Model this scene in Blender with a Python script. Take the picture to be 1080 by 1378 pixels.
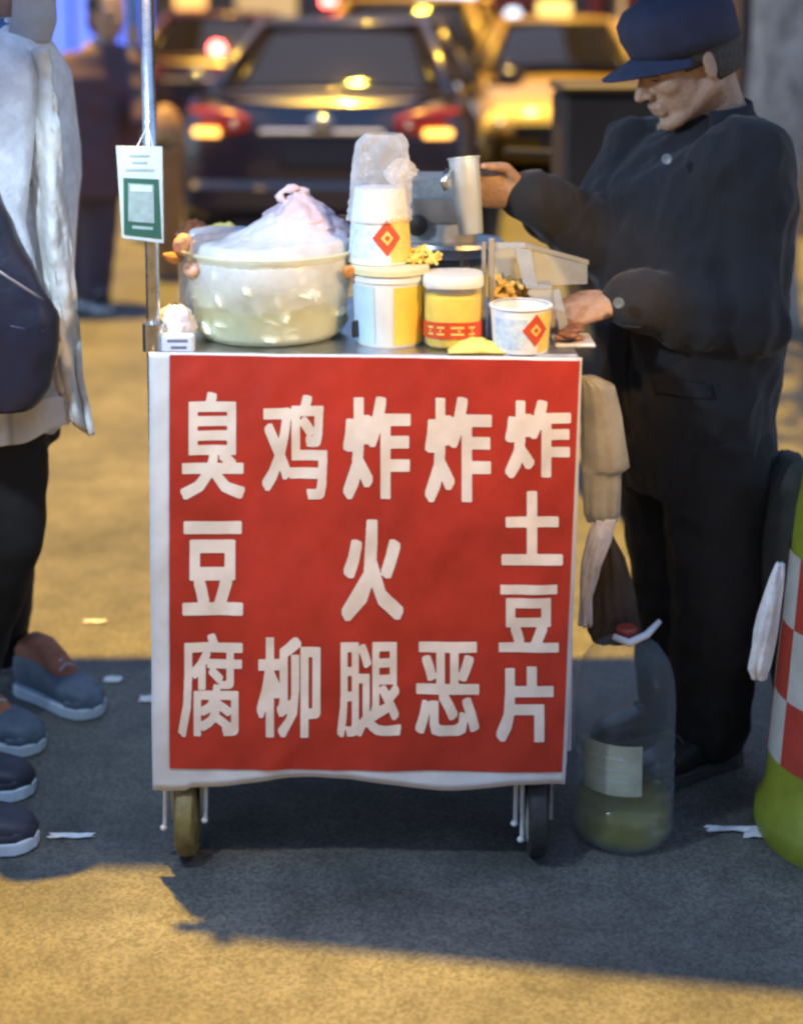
import bpy, math, random
import numpy as np
from math import sin, cos, pi, radians, sqrt, atan, tan
from mathutils import Vector, Matrix, noise
random.seed(7)
V = Vector
for o in list(bpy.data.objects):
    bpy.data.objects.remove(o)
scn = bpy.context.scene
COL = scn.collection

# ------------------------------------------------------------------ camera
CAM_H, TILT, F_PX, W_PX, H_PX = 1.58, radians(7.0), 2100.0, 1080.0, 1378.0
HORIZON = 8.15
CY = HORIZON + F_PX * tan(TILT)
cam_d = bpy.data.cameras.new('camera')
cam = bpy.data.objects.new('camera', cam_d)
COL.objects.link(cam)
cam.location = (0, 0, CAM_H)
cam.rotation_euler = (pi / 2 - TILT, 0, 0)
cam_d.sensor_fit = 'HORIZONTAL'
cam_d.sensor_width = 36.0
cam_d.lens = 36.0 * F_PX / W_PX
cam_d.shift_y = -(H_PX / 2 - CY) / W_PX
cam_d.clip_end = 500
cam_d.dof.use_dof = True
cam_d.dof.focus_distance = 2.85
cam_d.dof.aperture_fstop = 2.1
scn.camera = cam

# ------------------------------------------------------------------ world, street light, exposure
SUN_EL, SUN_AZ = radians(80), radians(-28)        # the street light: high, behind the cart, a little to its left
world = bpy.data.worlds.new('World')
scn.world = world
world.use_nodes = True
wn = world.node_tree
sky = wn.nodes.new('ShaderNodeTexSky')
sky.sky_type = 'NISHITA'
sky.sun_disc = False
sky.ozone_density = 4.0
sky.dust_density = 0.3
sky.sun_elevation = SUN_EL
sky.sun_rotation = SUN_AZ
bg = wn.nodes['Background']
wn.links.new(sky.outputs[0], bg.inputs[0])
bg.inputs[1].default_value = 0.13
sun_d = bpy.data.lights.new('street_light', 'SUN')
sun = bpy.data.objects.new('street_light', sun_d)
COL.objects.link(sun)
sun_d.energy = 5.0
sun_d.color = (1.0, 0.58, 0.05)
sun_d.angle = radians(1.2)
sdir = V((sin(SUN_AZ) * cos(SUN_EL), cos(SUN_AZ) * cos(SUN_EL), sin(SUN_EL)))
sun.rotation_euler = sdir.to_track_quat('Z', 'Y').to_euler()
sun.location = (0, 0, 12)
scn.view_settings.view_transform = 'Standard'
scn.view_settings.look = 'None'
scn.view_settings.gamma = 1
scn.view_settings.use_curve_mapping = False
scn.view_settings.exposure = 1.5
scn.cycles.use_denoising = True
scn.cycles.filter_width = 2.6
scn.cycles.max_bounces = 10
scn.cycles.transparent_max_bounces = 24
scn.cycles.sample_clamp_indirect = 6

# ------------------------------------------------------------------ helpers
def at(px, py, Y):
    """the place that lies at depth Y along the street in the direction of (px, py)"""
    xc, yc = (px - W_PX / 2) / F_PX, -(py - CY) / F_PX
    d = V((xc, cos(TILT) + yc * sin(TILT), -sin(TILT) + yc * cos(TILT)))
    return V((0, 0, CAM_H)) + d * (Y / d.y)

def gnd(px, py):
    xc, yc = (px - W_PX / 2) / F_PX, -(py - CY) / F_PX
    d = V((xc, cos(TILT) + yc * sin(TILT), -sin(TILT) + yc * cos(TILT)))
    return V((0, 0, CAM_H)) + d * (CAM_H / -d.z)

def lin(r, g=None, b=None):
    if g is None: r, g, b = r
    f = lambda c: (c / 255 / 12.92) if c / 255 <= .04045 else ((c / 255 + .055) / 1.055) ** 2.4
    return (f(r), f(g), f(b), 1)

ORG = {}
def tag(o, label=None, cat=None, group=None, kind=None):
    if label: o['label'] = label
    if cat: o['category'] = cat
    if group: o['group'] = group
    if kind: o['kind'] = kind
    return o

def thing(name, label, cat, loc=(0, 0, 0), group=None):
    o = bpy.data.objects.new(name, None)
    o.empty_display_size = .05
    COL.objects.link(o)
    o.location = loc
    ORG[o.name] = V(loc)
    return tag(o, label, cat, group)

class MB:
    def __init__(s): s.v, s.f, s.m = [], [], []
    def add(s, vs, fs, mi=0):
        k = len(s.v)
        s.v += [V(v) for v in vs]
        s.f += [tuple(i + k for i in f) for f in fs]
        s.m += [mi] * len(fs)
        return s
    def box(s, c, size, rot=None, mi=0, bev=0.0):
        c = V(c); hx, hy, hz = size[0] / 2, size[1] / 2, size[2] / 2
        R = rot if rot is not None else Matrix.Identity(3)
        if bev > 0:
            b = min(bev, hx * .9, hy * .9, hz * .9)
            vs, idx = [], {}
            for sx in (-1, 1):
                for sy in (-1, 1):
                    for sz in (-1, 1):
                        for ax in range(3):
                            p = [sx * (hx - b), sy * (hy - b), sz * (hz - b)]
                            p[ax] = (sx, sy, sz)[ax] * (hx, hy, hz)[ax]
                            idx[(sx, sy, sz, ax)] = len(vs); vs.append(c + R @ V(p))
            fs = []
            for ax in range(3):
                a1, a2 = [(1, 2), (2, 0), (0, 1)][ax]
                for sg in (-1, 1):
                    q = []
                    for u, w in ((-1, -1), (1, -1), (1, 1), (-1, 1)):
                        k = [0, 0, 0]; k[ax] = sg; k[a1] = u; k[a2] = w
                        q.append(idx[(k[0], k[1], k[2], ax)])
                    fs.append(q if sg > 0 else q[::-1])
            for ax in range(3):
                a1, a2 = [(1, 2), (2, 0), (0, 1)][ax]
                for u in (-1, 1):
                    for w in (-1, 1):
                        q = []
                        for sg, fa in ((-1, a1), (1, a1), (1, a2), (-1, a2)):
                            k = [0, 0, 0]; k[ax] = sg; k[a1] = u; k[a2] = w
                            q.append(idx[(k[0], k[1], k[2], fa)])
                        fs.append(q if u * w > 0 else q[::-1])
            for sx in (-1, 1):
                for sy in (-1, 1):
                    for sz in (-1, 1):
                        q = [idx[(sx, sy, sz, a)] for a in range(3)]
                        fs.append(q if sx * sy * sz > 0 else q[::-1])
            return s.add(vs, fs, mi)
        vs = [c + R @ V((x * hx, y * hy, z * hz)) for x in (-1, 1) for y in (-1, 1) for z in (-1, 1)]
        return s.add(vs, [(0, 1, 3, 2), (4, 6, 7, 5), (0, 4, 5, 1), (2, 3, 7, 6), (0, 2, 6, 4), (1, 5, 7, 3)], mi)
    def tube(s, pts, r, n=10, mi=0, cap=True):
        pts = [V(p) for p in pts]
        rs = r if isinstance(r, (list, tuple)) else [r] * len(pts)
        vs, fs, up = [], [], None
        for i, p in enumerate(pts):
            d = (pts[min(i + 1, len(pts) - 1)] - pts[max(i - 1, 0)]).normalized()
            if up is None:
                up = d.orthogonal().normalized()
            a = (up - d * up.dot(d)).normalized(); up = a
            b = d.cross(a)
            for k in range(n):
                t = 2 * pi * k / n
                vs.append(p + (a * cos(t) + b * sin(t)) * rs[i])
        for i in range(len(pts) - 1):
            for k in range(n):
                fs.append((i * n + k, i * n + (k + 1) % n, (i + 1) * n + (k + 1) % n, (i + 1) * n + k))
        if cap:
            fs.append(tuple(range(n))[::-1]); fs.append(tuple((len(pts) - 1) * n + k for k in range(n)))
        return s.add(vs, fs, mi)
    def lathe(s, prof, c=(0, 0, 0), n=32, R=None, mi=0, cap0=True, cap1=True, wob=None):
        c = V(c); R = R if R is not None else Matrix.Identity(3)
        vs, fs = [], []
        for i, (r, z) in enumerate(prof):
            for k in range(n):
                t = 2 * pi * k / n
                rr = r if wob is None else wob(r, z, t)
                vs.append(c + R @ V((rr * cos(t), rr * sin(t), z)))
        for i in range(len(prof) - 1):
            for k in range(n):
                fs.append((i * n + k, i * n + (k + 1) % n, (i + 1) * n + (k + 1) % n, (i + 1) * n + k))
        if cap0: fs.append(tuple(range(n))[::-1])
        if cap1: fs.append(tuple((len(prof) - 1) * n + k for k in range(n)))
        return s.add(vs, fs, mi)
    def ell(s, c, r, R=None, n=14, m=9, mi=0):
        c = V(c); R = R if R is not None else Matrix.Identity(3)
        r = r if isinstance(r, (list, tuple)) else (r, r, r)
        vs = [c + R @ V((0, 0, -r[2]))]
        for i in range(1, m):
            ph = -pi / 2 + pi * i / m
            for k in range(n):
                t = 2 * pi * k / n
                vs.append(c + R @ V((r[0] * cos(ph) * cos(t), r[1] * cos(ph) * sin(t), r[2] * sin(ph))))
        vs.append(c + R @ V((0, 0, r[2])))
        fs = [(0, 1 + (k + 1) % n, 1 + k) for k in range(n)]
        for i in range(m - 2):
            for k in range(n):
                a = 1 + i * n
                fs.append((a + k, a + (k + 1) % n, a + n + (k + 1) % n, a + n + k))
        a = 1 + (m - 2) * n
        fs += [(a + k, a + (k + 1) % n, len(vs) - 1) for k in range(n)]
        return s.add(vs, fs, mi)
    def cap(s, p0, p1, r0, r1=None, n=12, mi=0):
        r1 = r0 if r1 is None else r1
        p0, p1 = V(p0), V(p1)
        d = (p1 - p0)
        L = d.length
        d = d / L if L > 1e-6 else V((0, 0, 1))
        pts, rs = [], []
        for k in range(5):
            t = pi / 2 * k / 4
            pts.append(p0 - d * r0 * cos(t)); rs.append(max(r0 * sin(t), r0 * .05))
        for k in range(5):
            t = pi / 2 * k / 4
            pts.append(p1 + d * r1 * sin(t)); rs.append(max(r1 * cos(t), r1 * .05))
        return s.tube(pts, rs, n, mi)
    def chain(s, pts, rs, n=12):
        for i in range(len(pts) - 1): s.cap(pts[i], pts[i + 1], rs[i], rs[i + 1], n)
        return s
    def loft(s, rings, side=(1, 0, 0), front=(0, -1, 0), n=20, mi=0, sq=2.0):
        """rings: (centre, half width along side, half depth along front)"""
        side, front = V(side).normalized(), V(front).normalized()
        vs, fs = [], []
        for c, a, b in rings:
            for k in range(n):
                t = 2 * pi * k / n
                ct, st = cos(t), sin(t)
                ct = math.copysign(abs(ct) ** (2 / sq), ct); st = math.copysign(abs(st) ** (2 / sq), st)
                vs.append(V(c) + side * a * ct + front * b * st)
        for i in range(len(rings) - 1):
            for k in range(n):
                fs.append((i * n + k, i * n + (k + 1) % n, (i + 1) * n + (k + 1) % n, (i + 1) * n + k))
        fs.append(tuple(range(n))[::-1]); fs.append(tuple((len(rings) - 1) * n + k for k in range(n)))
        return s.add(vs, fs, mi)
    def sheet(s, nu, nv, fn, mi=None):
        k = len(s.v)
        for j in range(nv + 1):
            for i in range(nu + 1):
                s.v.append(V(fn(i / nu, j / nv)))
        for j in range(nv):
            for i in range(nu):
                a = k + j * (nu + 1) + i
                s.f.append((a, a + 1, a + nu + 2, a + nu + 1))
                s.m.append(mi(i, j) if mi else 0)
        return s
    def prism(s, poly, d, mi=0):
        """closed polygon (list of 3D points) pushed by vector d"""
        n = len(poly); d = V(d)
        vs = [V(p) for p in poly] + [V(p) + d for p in poly]
        fs = [tuple(range(n))[::-1], tuple(range(n, 2 * n))] + [(i, (i + 1) % n, n + (i + 1) % n, n + i) for i in range(n)]
        return s.add(vs, fs, mi)
    def mesh(s, name):
        me = bpy.data.meshes.new(name)
        me.from_pydata([tuple(v) for v in s.v], [], s.f)
        for p, mi in zip(me.polygons, s.m): p.material_index = mi
        me.update()
        return me
    def build(s, name, mats, parent=None, smooth=False, fix=True, solid=0, bevel=0):
        org = ORG.get(parent.name, V()) if parent else V()
        if org.length > 0: s.v = [v - org for v in s.v]
        me = s.mesh(name)
        if fix:
            import bmesh
            bm = bmesh.new(); bm.from_mesh(me)
            bmesh.ops.recalc_face_normals(bm, faces=bm.faces)
            bm.to_mesh(me); bm.free()
        for m in (mats if isinstance(mats, (list, tuple)) else [mats]): me.materials.append(m)
        o = bpy.data.objects.new(name, me)
        COL.objects.link(o)
        if parent: o.parent = parent
        ORG[o.name] = org
        if smooth:
            me.polygons.foreach_set('use_smooth', [True] * len(me.polygons))
            if smooth != 'all':
                try: me.set_sharp_from_angle(angle=radians(42))
                except Exception: pass
        if solid:
            md = o.modifiers.new('solid', 'SOLIDIFY'); md.thickness = solid; md.offset = 0
        if bevel:
            md = o.modifiers.new('bevel', 'BEVEL'); md.width = bevel; md.segments = 2; md.limit_method = 'ANGLE'
        return o

def fused(mb, name, mats, parent, voxel, smooth_it=6, wrinkle=None):
    """melt overlapping solids of mb into one continuous skin"""
    org = ORG.get(parent.name, V()) if parent else V()
    me = mb.mesh(name)
    o = bpy.data.objects.new(name, me)
    COL.objects.link(o)
    r = o.modifiers.new('r', 'REMESH'); r.mode = 'VOXEL'; r.voxel_size = voxel
    if smooth_it:
        sm = o.modifiers.new('s', 'SMOOTH'); sm.iterations = smooth_it; sm.factor = .5
    dg = bpy.context.evaluated_depsgraph_get()
    me2 = bpy.data.meshes.new_from_object(o.evaluated_get(dg))
    o.modifiers.clear()
    o.data = me2
    bpy.data.meshes.remove(me)
    me2.name = name
    if wrinkle:
        ns = [v.normal.copy() for v in me2.vertices]
        for v, nn in zip(me2.vertices, ns): v.co += nn * wrinkle(v.co)
    if org.length > 0:
        me2.transform(Matrix.Translation(-org))
    me2.materials.clear()
    for m in (mats if isinstance(mats, (list, tuple)) else [mats]): me2.materials.append(m)
    me2.polygons.foreach_set('use_smooth', [True] * len(me2.polygons))
    me2.update()
    if parent: o.parent = parent
    ORG[o.name] = org
    return o

def folds(amp, sx, sy, sz, seed=0, ridge=.6):
    def fn(p):
        q = V((p.x * sx + seed, p.y * sy, p.z * sz))
        a = noise.noise(q) ; b = noise.noise(q * 2.3 + V((5, 3, 1)))
        r = (1 - abs(noise.noise(q * 1.3 + V((9, 1, 4)))) * 2)
        return amp * (a * .6 + b * .3 + ridge * (r - .6))
    return fn

def copy_tree(o, parent=None):
    c = o.copy(); COL.objects.link(c); c.parent = parent
    for ch in o.children: copy_tree(ch, c)
    return c

MATS = {}
def mat(name, col, rough=.6, metal=0, var=.12, vscale=18, bump=0, bscale=60, alpha=1, emit=None, estr=0, spec=.5,
        trans=0, sheen=0, sss=0, col2=None, coat=0, stretch=None):
    if name in MATS: return MATS[name]
    m = bpy.data.materials.new(name); m.use_nodes = True
    nt = m.node_tree; b = nt.nodes['Principled BSDF']
    col = tuple(col) + ((1,) if len(col) == 3 else ())
    tc = nt.nodes.new('ShaderNodeTexCoord')
    src = tc.outputs['Object']
    if stretch:
        mp = nt.nodes.new('ShaderNodeMapping'); mp.inputs['Scale'].default_value = stretch
        nt.links.new(src, mp.inputs[0]); src = mp.outputs[0]
    if var or col2:
        nz = nt.nodes.new('ShaderNodeTexNoise'); nz.inputs['Scale'].default_value = vscale
        nz.inputs['Detail'].default_value = 6; nz.inputs['Roughness'].default_value = .65
        nt.links.new(src, nz.inputs['Vector'])
        rp = nt.nodes.new('ShaderNodeValToRGB')
        c2 = col2 if col2 else tuple(min(1, c * (1 + var)) for c in col[:3]) + (1,)
        c1 = col if col2 else tuple(c * (1 - var) for c in col[:3]) + (1,)
        rp.color_ramp.elements[0].position = .35; rp.color_ramp.elements[0].color = c1
        rp.color_ramp.elements[1].position = .65; rp.color_ramp.elements[1].color = tuple(c2)[:3] + (1,)
        nt.links.new(nz.outputs[0], rp.inputs[0]); nt.links.new(rp.outputs[0], b.inputs['Base Color'])
        mr = nt.nodes.new('ShaderNodeMapRange')
        mr.inputs['To Min'].default_value = max(.02, rough - .08); mr.inputs['To Max'].default_value = min(1, rough + .08)
        nt.links.new(nz.outputs[0], mr.inputs[0]); nt.links.new(mr.outputs[0], b.inputs['Roughness'])
    else:
        b.inputs['Base Color'].default_value = col; b.inputs['Roughness'].default_value = rough
    b.inputs['Metallic'].default_value = metal
    b.inputs['Alpha'].default_value = alpha
    b.inputs['Specular IOR Level'].default_value = spec
    b.inputs['Transmission Weight'].default_value = trans
    if coat: b.inputs['Coat Weight'].default_value = coat; b.inputs['Coat Roughness'].default_value = .08
    if sheen: b.inputs['Sheen Weight'].default_value = sheen
    if sss: b.inputs['Subsurface Weight'].default_value = sss; b.inputs['Subsurface Radius'].default_value = (.02, .008, .004); b.inputs['Subsurface Scale'].default_value = .5
    if emit:
        b.inputs['Emission Color'].default_value = tuple(emit)[:3] + (1,); b.inputs['Emission Strength'].default_value = estr
    if bump:
        n2 = nt.nodes.new('ShaderNodeTexNoise'); n2.inputs['Scale'].default_value = bscale; n2.inputs['Detail'].default_value = 5
        nt.links.new(src, n2.inputs['Vector'])
        bp = nt.nodes.new('ShaderNodeBump'); bp.inputs['Strength'].default_value = bump; bp.inputs['Distance'].default_value = .01
        nt.links.new(n2.outputs[0], bp.inputs['Height']); nt.links.new(bp.outputs[0], b.inputs['Normal'])
    MATS[name] = m
    return m

# ------------------------------------------------------------------ materials
def asphalt():
    m = bpy.data.materials.new('asphalt'); m.use_nodes = True
    nt = m.node_tree; b = nt.nodes['Principled BSDF']
    tc = nt.nodes.new('ShaderNodeTexCoord')
    def nz(sc, det=4, ro=.6):
        n = nt.nodes.new('ShaderNodeTexNoise'); n.inputs['Scale'].default_value = sc; n.inputs['Detail'].default_value = det
        n.inputs['Roughness'].default_value = ro; nt.links.new(tc.outputs['Object'], n.inputs['Vector']); return n
    vo = nt.nodes.new('ShaderNodeTexVoronoi'); vo.inputs['Scale'].default_value = 190
    nt.links.new(tc.outputs['Object'], vo.inputs['Vector'])
    r1 = nt.nodes.new('ShaderNodeValToRGB')
    r1.color_ramp.elements[0].position = .1; r1.color_ramp.elements[0].color = (.078, .077, .068, 1)
    r1.color_ramp.elements[1].position = .9; r1.color_ramp.elements[1].color = (.150, .146, .126, 1)
    sep = nt.nodes.new('ShaderNodeSeparateColor'); nt.links.new(vo.outputs['Color'], sep.inputs[0])
    nt.links.new(sep.outputs[0], r1.inputs[0])
    big = nz(1.6, 6); mid = nz(9, 5)
    mx = nt.nodes.new('ShaderNodeMix'); mx.data_type = 'RGBA'; mx.blend_type = 'MULTIPLY'; mx.inputs[0].default_value = 1
    r2 = nt.nodes.new('ShaderNodeValToRGB')
    r2.color_ramp.elements[0].position = .3; r2.color_ramp.elements[0].color = (.5, .5, .52, 1)
    r2.color_ramp.elements[1].position = .7; r2.color_ramp.elements[1].color = (1.15, 1.12, 1.08, 1)
    nt.links.new(big.outputs[0], r2.inputs[0])
    nt.links.new(r1.outputs[0], mx.inputs[6]); nt.links.new(r2.outputs[0], mx.inputs[7])
    mx2 = nt.nodes.new('ShaderNodeMix'); mx2.data_type = 'RGBA'; mx2.blend_type = 'MULTIPLY'; mx2.inputs[0].default_value = .8
    r3 = nt.nodes.new('ShaderNodeValToRGB')
    r3.color_ramp.elements[0].position = .35; r3.color_ramp.elements[0].color = (.7, .7, .7, 1)
    r3.color_ramp.elements[1].position = .6; r3.color_ramp.elements[1].color = (1.05, 1.05, 1.05, 1)
    nt.links.new(mid.outputs[0], r3.inputs[0])
    nt.links.new(mx.outputs[2], mx2.inputs[6]); nt.links.new(r3.outputs[0], mx2.inputs[7])
    nt.links.new(mx2.outputs[2], b.inputs['Base Color'])
    b.inputs['Roughness'].default_value = .62
    bp = nt.nodes.new('ShaderNodeBump'); bp.inputs['Strength'].default_value = .18; bp.inputs['Distance'].default_value = .002
    nt.links.new(vo.outputs['Distance'], bp.inputs['Height']); nt.links.new(bp.outputs[0], b.inputs['Normal'])
    return m
M_ASPH = asphalt()
M_WHITE_CLOTH = mat('white_cloth', (.62, .62, .62), .75, var=.1, vscale=6, bump=.15, bscale=25)
M_RED = mat('red_vinyl', (.40, .030, .018), .48, var=.2, vscale=4, bump=.2, bscale=11, spec=.35)
M_CHAR = mat('cream_vinyl', (.74, .64, .55), .55, var=.08, vscale=14)
M_STEEL = mat('steel', (.55, .56, .58), .28, metal=1, var=.15, vscale=30)
M_BRUSHED = mat('brushed_steel', (.48, .49, .50), .38, metal=1, var=.25, vscale=14, bump=.08, bscale=40)
M_DIRTY_STEEL = mat('dirty_steel', (.32, .31, .29), .5, metal=.25, var=.4, vscale=12, bump=.15, bscale=30)
M_RUBBER = mat('rubber', (.022, .021, .020), .75, var=.4, vscale=25, bump=.2, bscale=60)
M_GREY_WHITE = mat('white_paint', (.55, .55, .54), .5, var=.18, vscale=12)
M_PLASTIC_WHITE = mat('white_plastic', (.72, .73, .73), .35, var=.05, vscale=9)
M_BLACK = mat('black_plastic', (.015, .015, .016), .45, var=.3)
M_SKIN = mat('skin', (.38, .24, .165), .55, var=.10, vscale=60, sss=.1, bump=.3, bscale=150)
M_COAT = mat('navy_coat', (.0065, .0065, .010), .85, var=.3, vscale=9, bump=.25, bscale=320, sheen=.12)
M_TROUSER = mat('black_trousers', (.012, .011, .011), .85, var=.3, vscale=14, bump=.2, bscale=260)
M_CAP = mat('navy_cap', (.020, .025, .055), .85, var=.2, vscale=22, bump=.25, bscale=400)
M_BAG = mat('clear_film', (.80, .82, .86), .22, var=.05, vscale=20, alpha=.34, bump=.5, bscale=38)
M_FILM = mat('milky_film', (.84, .86, .92), .3, var=.05, vscale=12, alpha=.42, bump=.4, bscale=30)
M_PINKBAG = mat('pink_white_film', (.80, .66, .74), .3, var=.06, vscale=10, alpha=.72, bump=.5, bscale=32)
M_CLEAR = mat('clear_plastic', (.70, .76, .80), .1, var=0, alpha=.22)
M_JUG = mat('jug_plastic', (.30, .38, .42), .06, var=0, alpha=.06, spec=1.0)

def thin_wall(m, a0, a1):
    """clear film or bottle wall: you look through more plastic where the wall turns away from you"""
    nt = m.node_tree; b = nt.nodes['Principled BSDF']
    lw = nt.nodes.new('ShaderNodeLayerWeight'); lw.inputs[0].default_value = .45
    mr = nt.nodes.new('ShaderNodeMapRange'); mr.inputs['To Min'].default_value = a0; mr.inputs['To Max'].default_value = a1
    nt.links.new(lw.outputs['Facing'], mr.inputs[0]); nt.links.new(mr.outputs[0], b.inputs['Alpha'])
thin_wall(M_JUG, .035, .42); thin_wall(M_CLEAR, .08, .6); thin_wall(M_BAG, .22, .62)

# ------------------------------------------------------------------ ground, far street
g = MB(); g.sheet(60, 60, lambda u, v: ((u - .5) * 400, (v - .5) * 400, 0))
tag(g.build('ground', M_ASPH), kind='structure')

# right-hand building along the street
M_BRICKW = mat('brown_wall', (.16, .105, .07), .85, var=.3, vscale=3, bump=.4, bscale=30)
M_GREYW = mat('grey_render', (.14, .125, .12), .85, var=.3, vscale=4, bump=.3, bscale=25)
M_PURPLEW = mat('mauve_wall', (.15, .12, .16), .85, var=.25, vscale=2, bump=.3, bscale=25)
M_WINFR = mat('window_frame_paint', (.10, .09, .085), .5)
M_PANE_WARM = mat('lit_pane', (.3, .2, .1), .2, emit=(1, .62, .25), estr=.25, var=.2, vscale=3)
M_PANE_DARK = mat('dark_pane', (.03, .03, .04), .12, var=.2)
M_BLUE_LIT = mat('blue_lit_panel', (.1, .15, .6), .3, emit=(.07, .16, 1.0), estr=.55, var=.25, vscale=2)
M_REDPAINT = mat('red_paint', (.32, .05, .03), .55, var=.2, vscale=6)
M_AMBER_LIT = mat('amber_lit_glass', (.6, .4, .2), .3, emit=(1, .5, .12), estr=3, var=0)
M_WHITE_LIT = mat('white_lit_panel', (.6, .65, .75), .3, emit=(.75, .85, 1), estr=1.1, var=0)

def facade(name, label, x, y0, y1, h, face, wallm, bays, group=None):
    """a building whose street face lies on the plane X = x; face = +1 looks to +X"""
    t = thing(name, label, 'building', (x - face * 3, (y0 + y1) / 2, 0), group)
    mb = MB(); mb.box((x - face * 3, (y0 + y1) / 2, h / 2), (6, y1 - y0, h)); mb.build('wall', wallm, t)
    mb = MB(); mb.box((x - face * 2.8, (y0 + y1) / 2, h + .12), (6.4, y1 - y0 + .1, .24)); mb.build('roof', M_GREYW, t)
    n = bays; w = (y1 - y0) / n
    for fl in range(int(h // 3.2)):
        for k in range(n):
            yc = y0 + w * (k + .5); zc = fl * 3.2 + (1.25 if fl == 0 else 1.6)
            ww, hh = w * .62, (2.1 if fl == 0 else 1.5)
            fr = MB()
            for sy in (-1, 1): fr.box((x + face * .03, yc + sy * (ww / 2 + .04), zc), (.1, .08, hh + .16))
            for sz in (-1, 1): fr.box((x + face * .03, yc, zc + sz * (hh / 2 + .04)), (.1, ww - .002, .08))
            fr.box((x + face * .025, yc, zc), (.08, .05, hh - .004))
            wd = fr.build('window', M_WINFR, t)
            pn = MB(); pn.box((x + face * .008, yc, zc), (.03, ww - .01, hh - .01))
            pn.build('pane', M_PANE_WARM if (k * 7 + fl * 3) % 4 == 0 else M_PANE_DARK, wd)
            if fl:
                sl = MB(); sl.box((x + face * .08, yc, zc - hh / 2 - .13), (.2, ww + .2, .08)); sl.build('sill', M_GREYW, wd)
    return t

rb = facade('shop_building', 'brown shop building along the right kerb behind the man in the cap', 2.75, 8.0, 27.5, 9.6, -1, M_BRICKW, 8)
for k, yy in enumerate((16.0, 17.2, 20.5)):
    c = MB(); c.lathe([(.13, 0), (.13, .1), (.1, .14), (.1, 3.0), (.13, 3.05), (.13, 3.2)], (2.55, yy, 0), 14)
    c.build('column', M_REDPAINT, rb, smooth=True)
s = MB(); s.box((2.62, 14.6, 1.62), (.2, .5, .9)); s.build('lit_sign', M_WHITE_LIT, rb)
lb = facade('shop_building', 'mauve shop building along the left kerb with a blue lit front', -4.2, 11.0, 29.0, 9.6, 1, M_PURPLEW, 7)
s = MB(); s.box((-4.08, 20.6, 1.5), (.16, 9.0, 2.3), bev=.03); s.build('lit_shopfront', M_BLUE_LIT, lb)
for k in range(5):
    s = MB(); s.box((-3.985, 17.2 + k * 1.8, 1.5), (.04, .05, 2.26)); s.build('mullion', M_WINFR, lb)
eb = thing('shop_building', 'dim grey building closing the far end of the street', 'building', (0, 36, 0))
mb = MB(); mb.box((0, 38, 5.5), (34, 6, 11)); mb.build('wall', M_GREYW, eb)
mb = MB(); mb.box((0, 37.9, 11.15), (34.4, 6.6, .3)); mb.build('roof', M_PURPLEW, eb)
for k in range(12):
    xx = -11 + k * 2
    fr = MB()
    for sx in (-1, 1): fr.box((xx + sx * .72, 34.97, 1.35), (.08, .1, 2.3))
    for sz in (-1, 1): fr.box((xx, 34.97, 1.35 + sz * 1.19), (1.52, .1, .08))
    wd = fr.build('window', M_WINFR, eb)
    pn = MB(); pn.box((xx, 34.985, 1.35), (1.35, .04, 2.28)); pn.build('pane', [M_PANE_WARM, M_PANE_DARK, M_WHITE_LIT, M_PANE_DARK][(k * 5) % 4], wd)
for k, xx in enumerate((-5.3, 2.6)):
    c = MB(); c.box((xx, 34.9, 1.75), (1.9, .18, .45), bev=.02)
    c.build('shop_sign', [mat('sign_orange', (.5, .2, .05), .4, emit=(1, .45, .12), estr=.8, var=.2, vscale=4), M_REDPAINT][k], eb)

for k, (px, py, mt) in enumerate(((226, 9, M_WHITE_LIT), (248, 60, M_AMBER_LIT), (690, 20, M_WHITE_LIT), (272, 40, M_AMBER_LIT), (655, 52, M_AMBER_LIT))):
    q = at(px, py, 34.9); m = MB(); m.ell(q, (.16, .09, .16)); lm = m.build('wall_lamp', mt, eb, smooth='all')
    m = MB(); m.box(q + V((0, .06, .17)), (.1, .1, .06)); m.build('lamp_bracket', M_WINFR, lm)
nb_ = thing('shop_building', 'low grey building on the near side of the street behind the viewer', 'building', (0, -8, 0))
mb = MB(); mb.box((0, -9.5, 2.7), (40, 4, 5.4)); mb.build('wall', M_GREYW, nb_)
mb = MB(); mb.box((0, -9.45, 5.5), (40.4, 4.4, .2)); mb.build('roof', M_PURPLEW, nb_)
for k in range(10):
    xx = -13.5 + 3 * k
    fr = MB()
    for sx in (-1, 1): fr.box((xx + sx * 1.04, -7.46, 1.35), (.08, .1, 2.3))
    for sz in (-1, 1): fr.box((xx, -7.46, 1.35 + sz * 1.19), (2.16, .1, .08))
    wd = fr.build('window', M_WINFR, nb_)
    pn = MB(); pn.box((xx, -7.475, 1.35), (2.0, .04, 2.28)); pn.build('pane', M_PANE_DARK, wd)
# plane tree behind the man on the right
M_BARK = mat('mottled_bark', (.16, .15, .13), .85, col2=(.46, .43, .38), vscale=9, bump=.6, bscale=14, stretch=(1, 1, .45))
M_LEAF = mat('night_leaves', (.035, .055, .02), .6, var=.4, vscale=3)
tb = gnd(1022, 420); tb = V((1.78, 7.6, 0))
tr = thing('street_tree', 'mottled grey plane tree on the right kerb behind the man', 'tree', tb)
mb = MB(); pts, rs = [], []
for k in range(14):
    z = k * .3
    pts.append(tb + V((.05 * sin(z * 1.3), .04 * cos(z), z))); rs.append(.155 - .004 * k + (.06 if k == 0 else 0) + .008 * sin(k * 2.1))
mb.tube(pts, rs, 20)
trk = mb.build('trunk', M_BARK, tr, smooth='all')
for k in range(6):
    a = k * 1.05; p0 = pts[-1] - V((0, 0, .5 + .12 * k)); mb = MB()
    p1 = p0 + V((cos(a) * .7, sin(a) * .7, .8)); p2 = p1 + V((cos(a) * .6, sin(a) * .6, .9))
    mb.tube([p0, p1, p2], [.06, .04, .015], 8); mb.build('limb', M_BARK, trk, smooth='all')
mb = MB()
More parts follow.
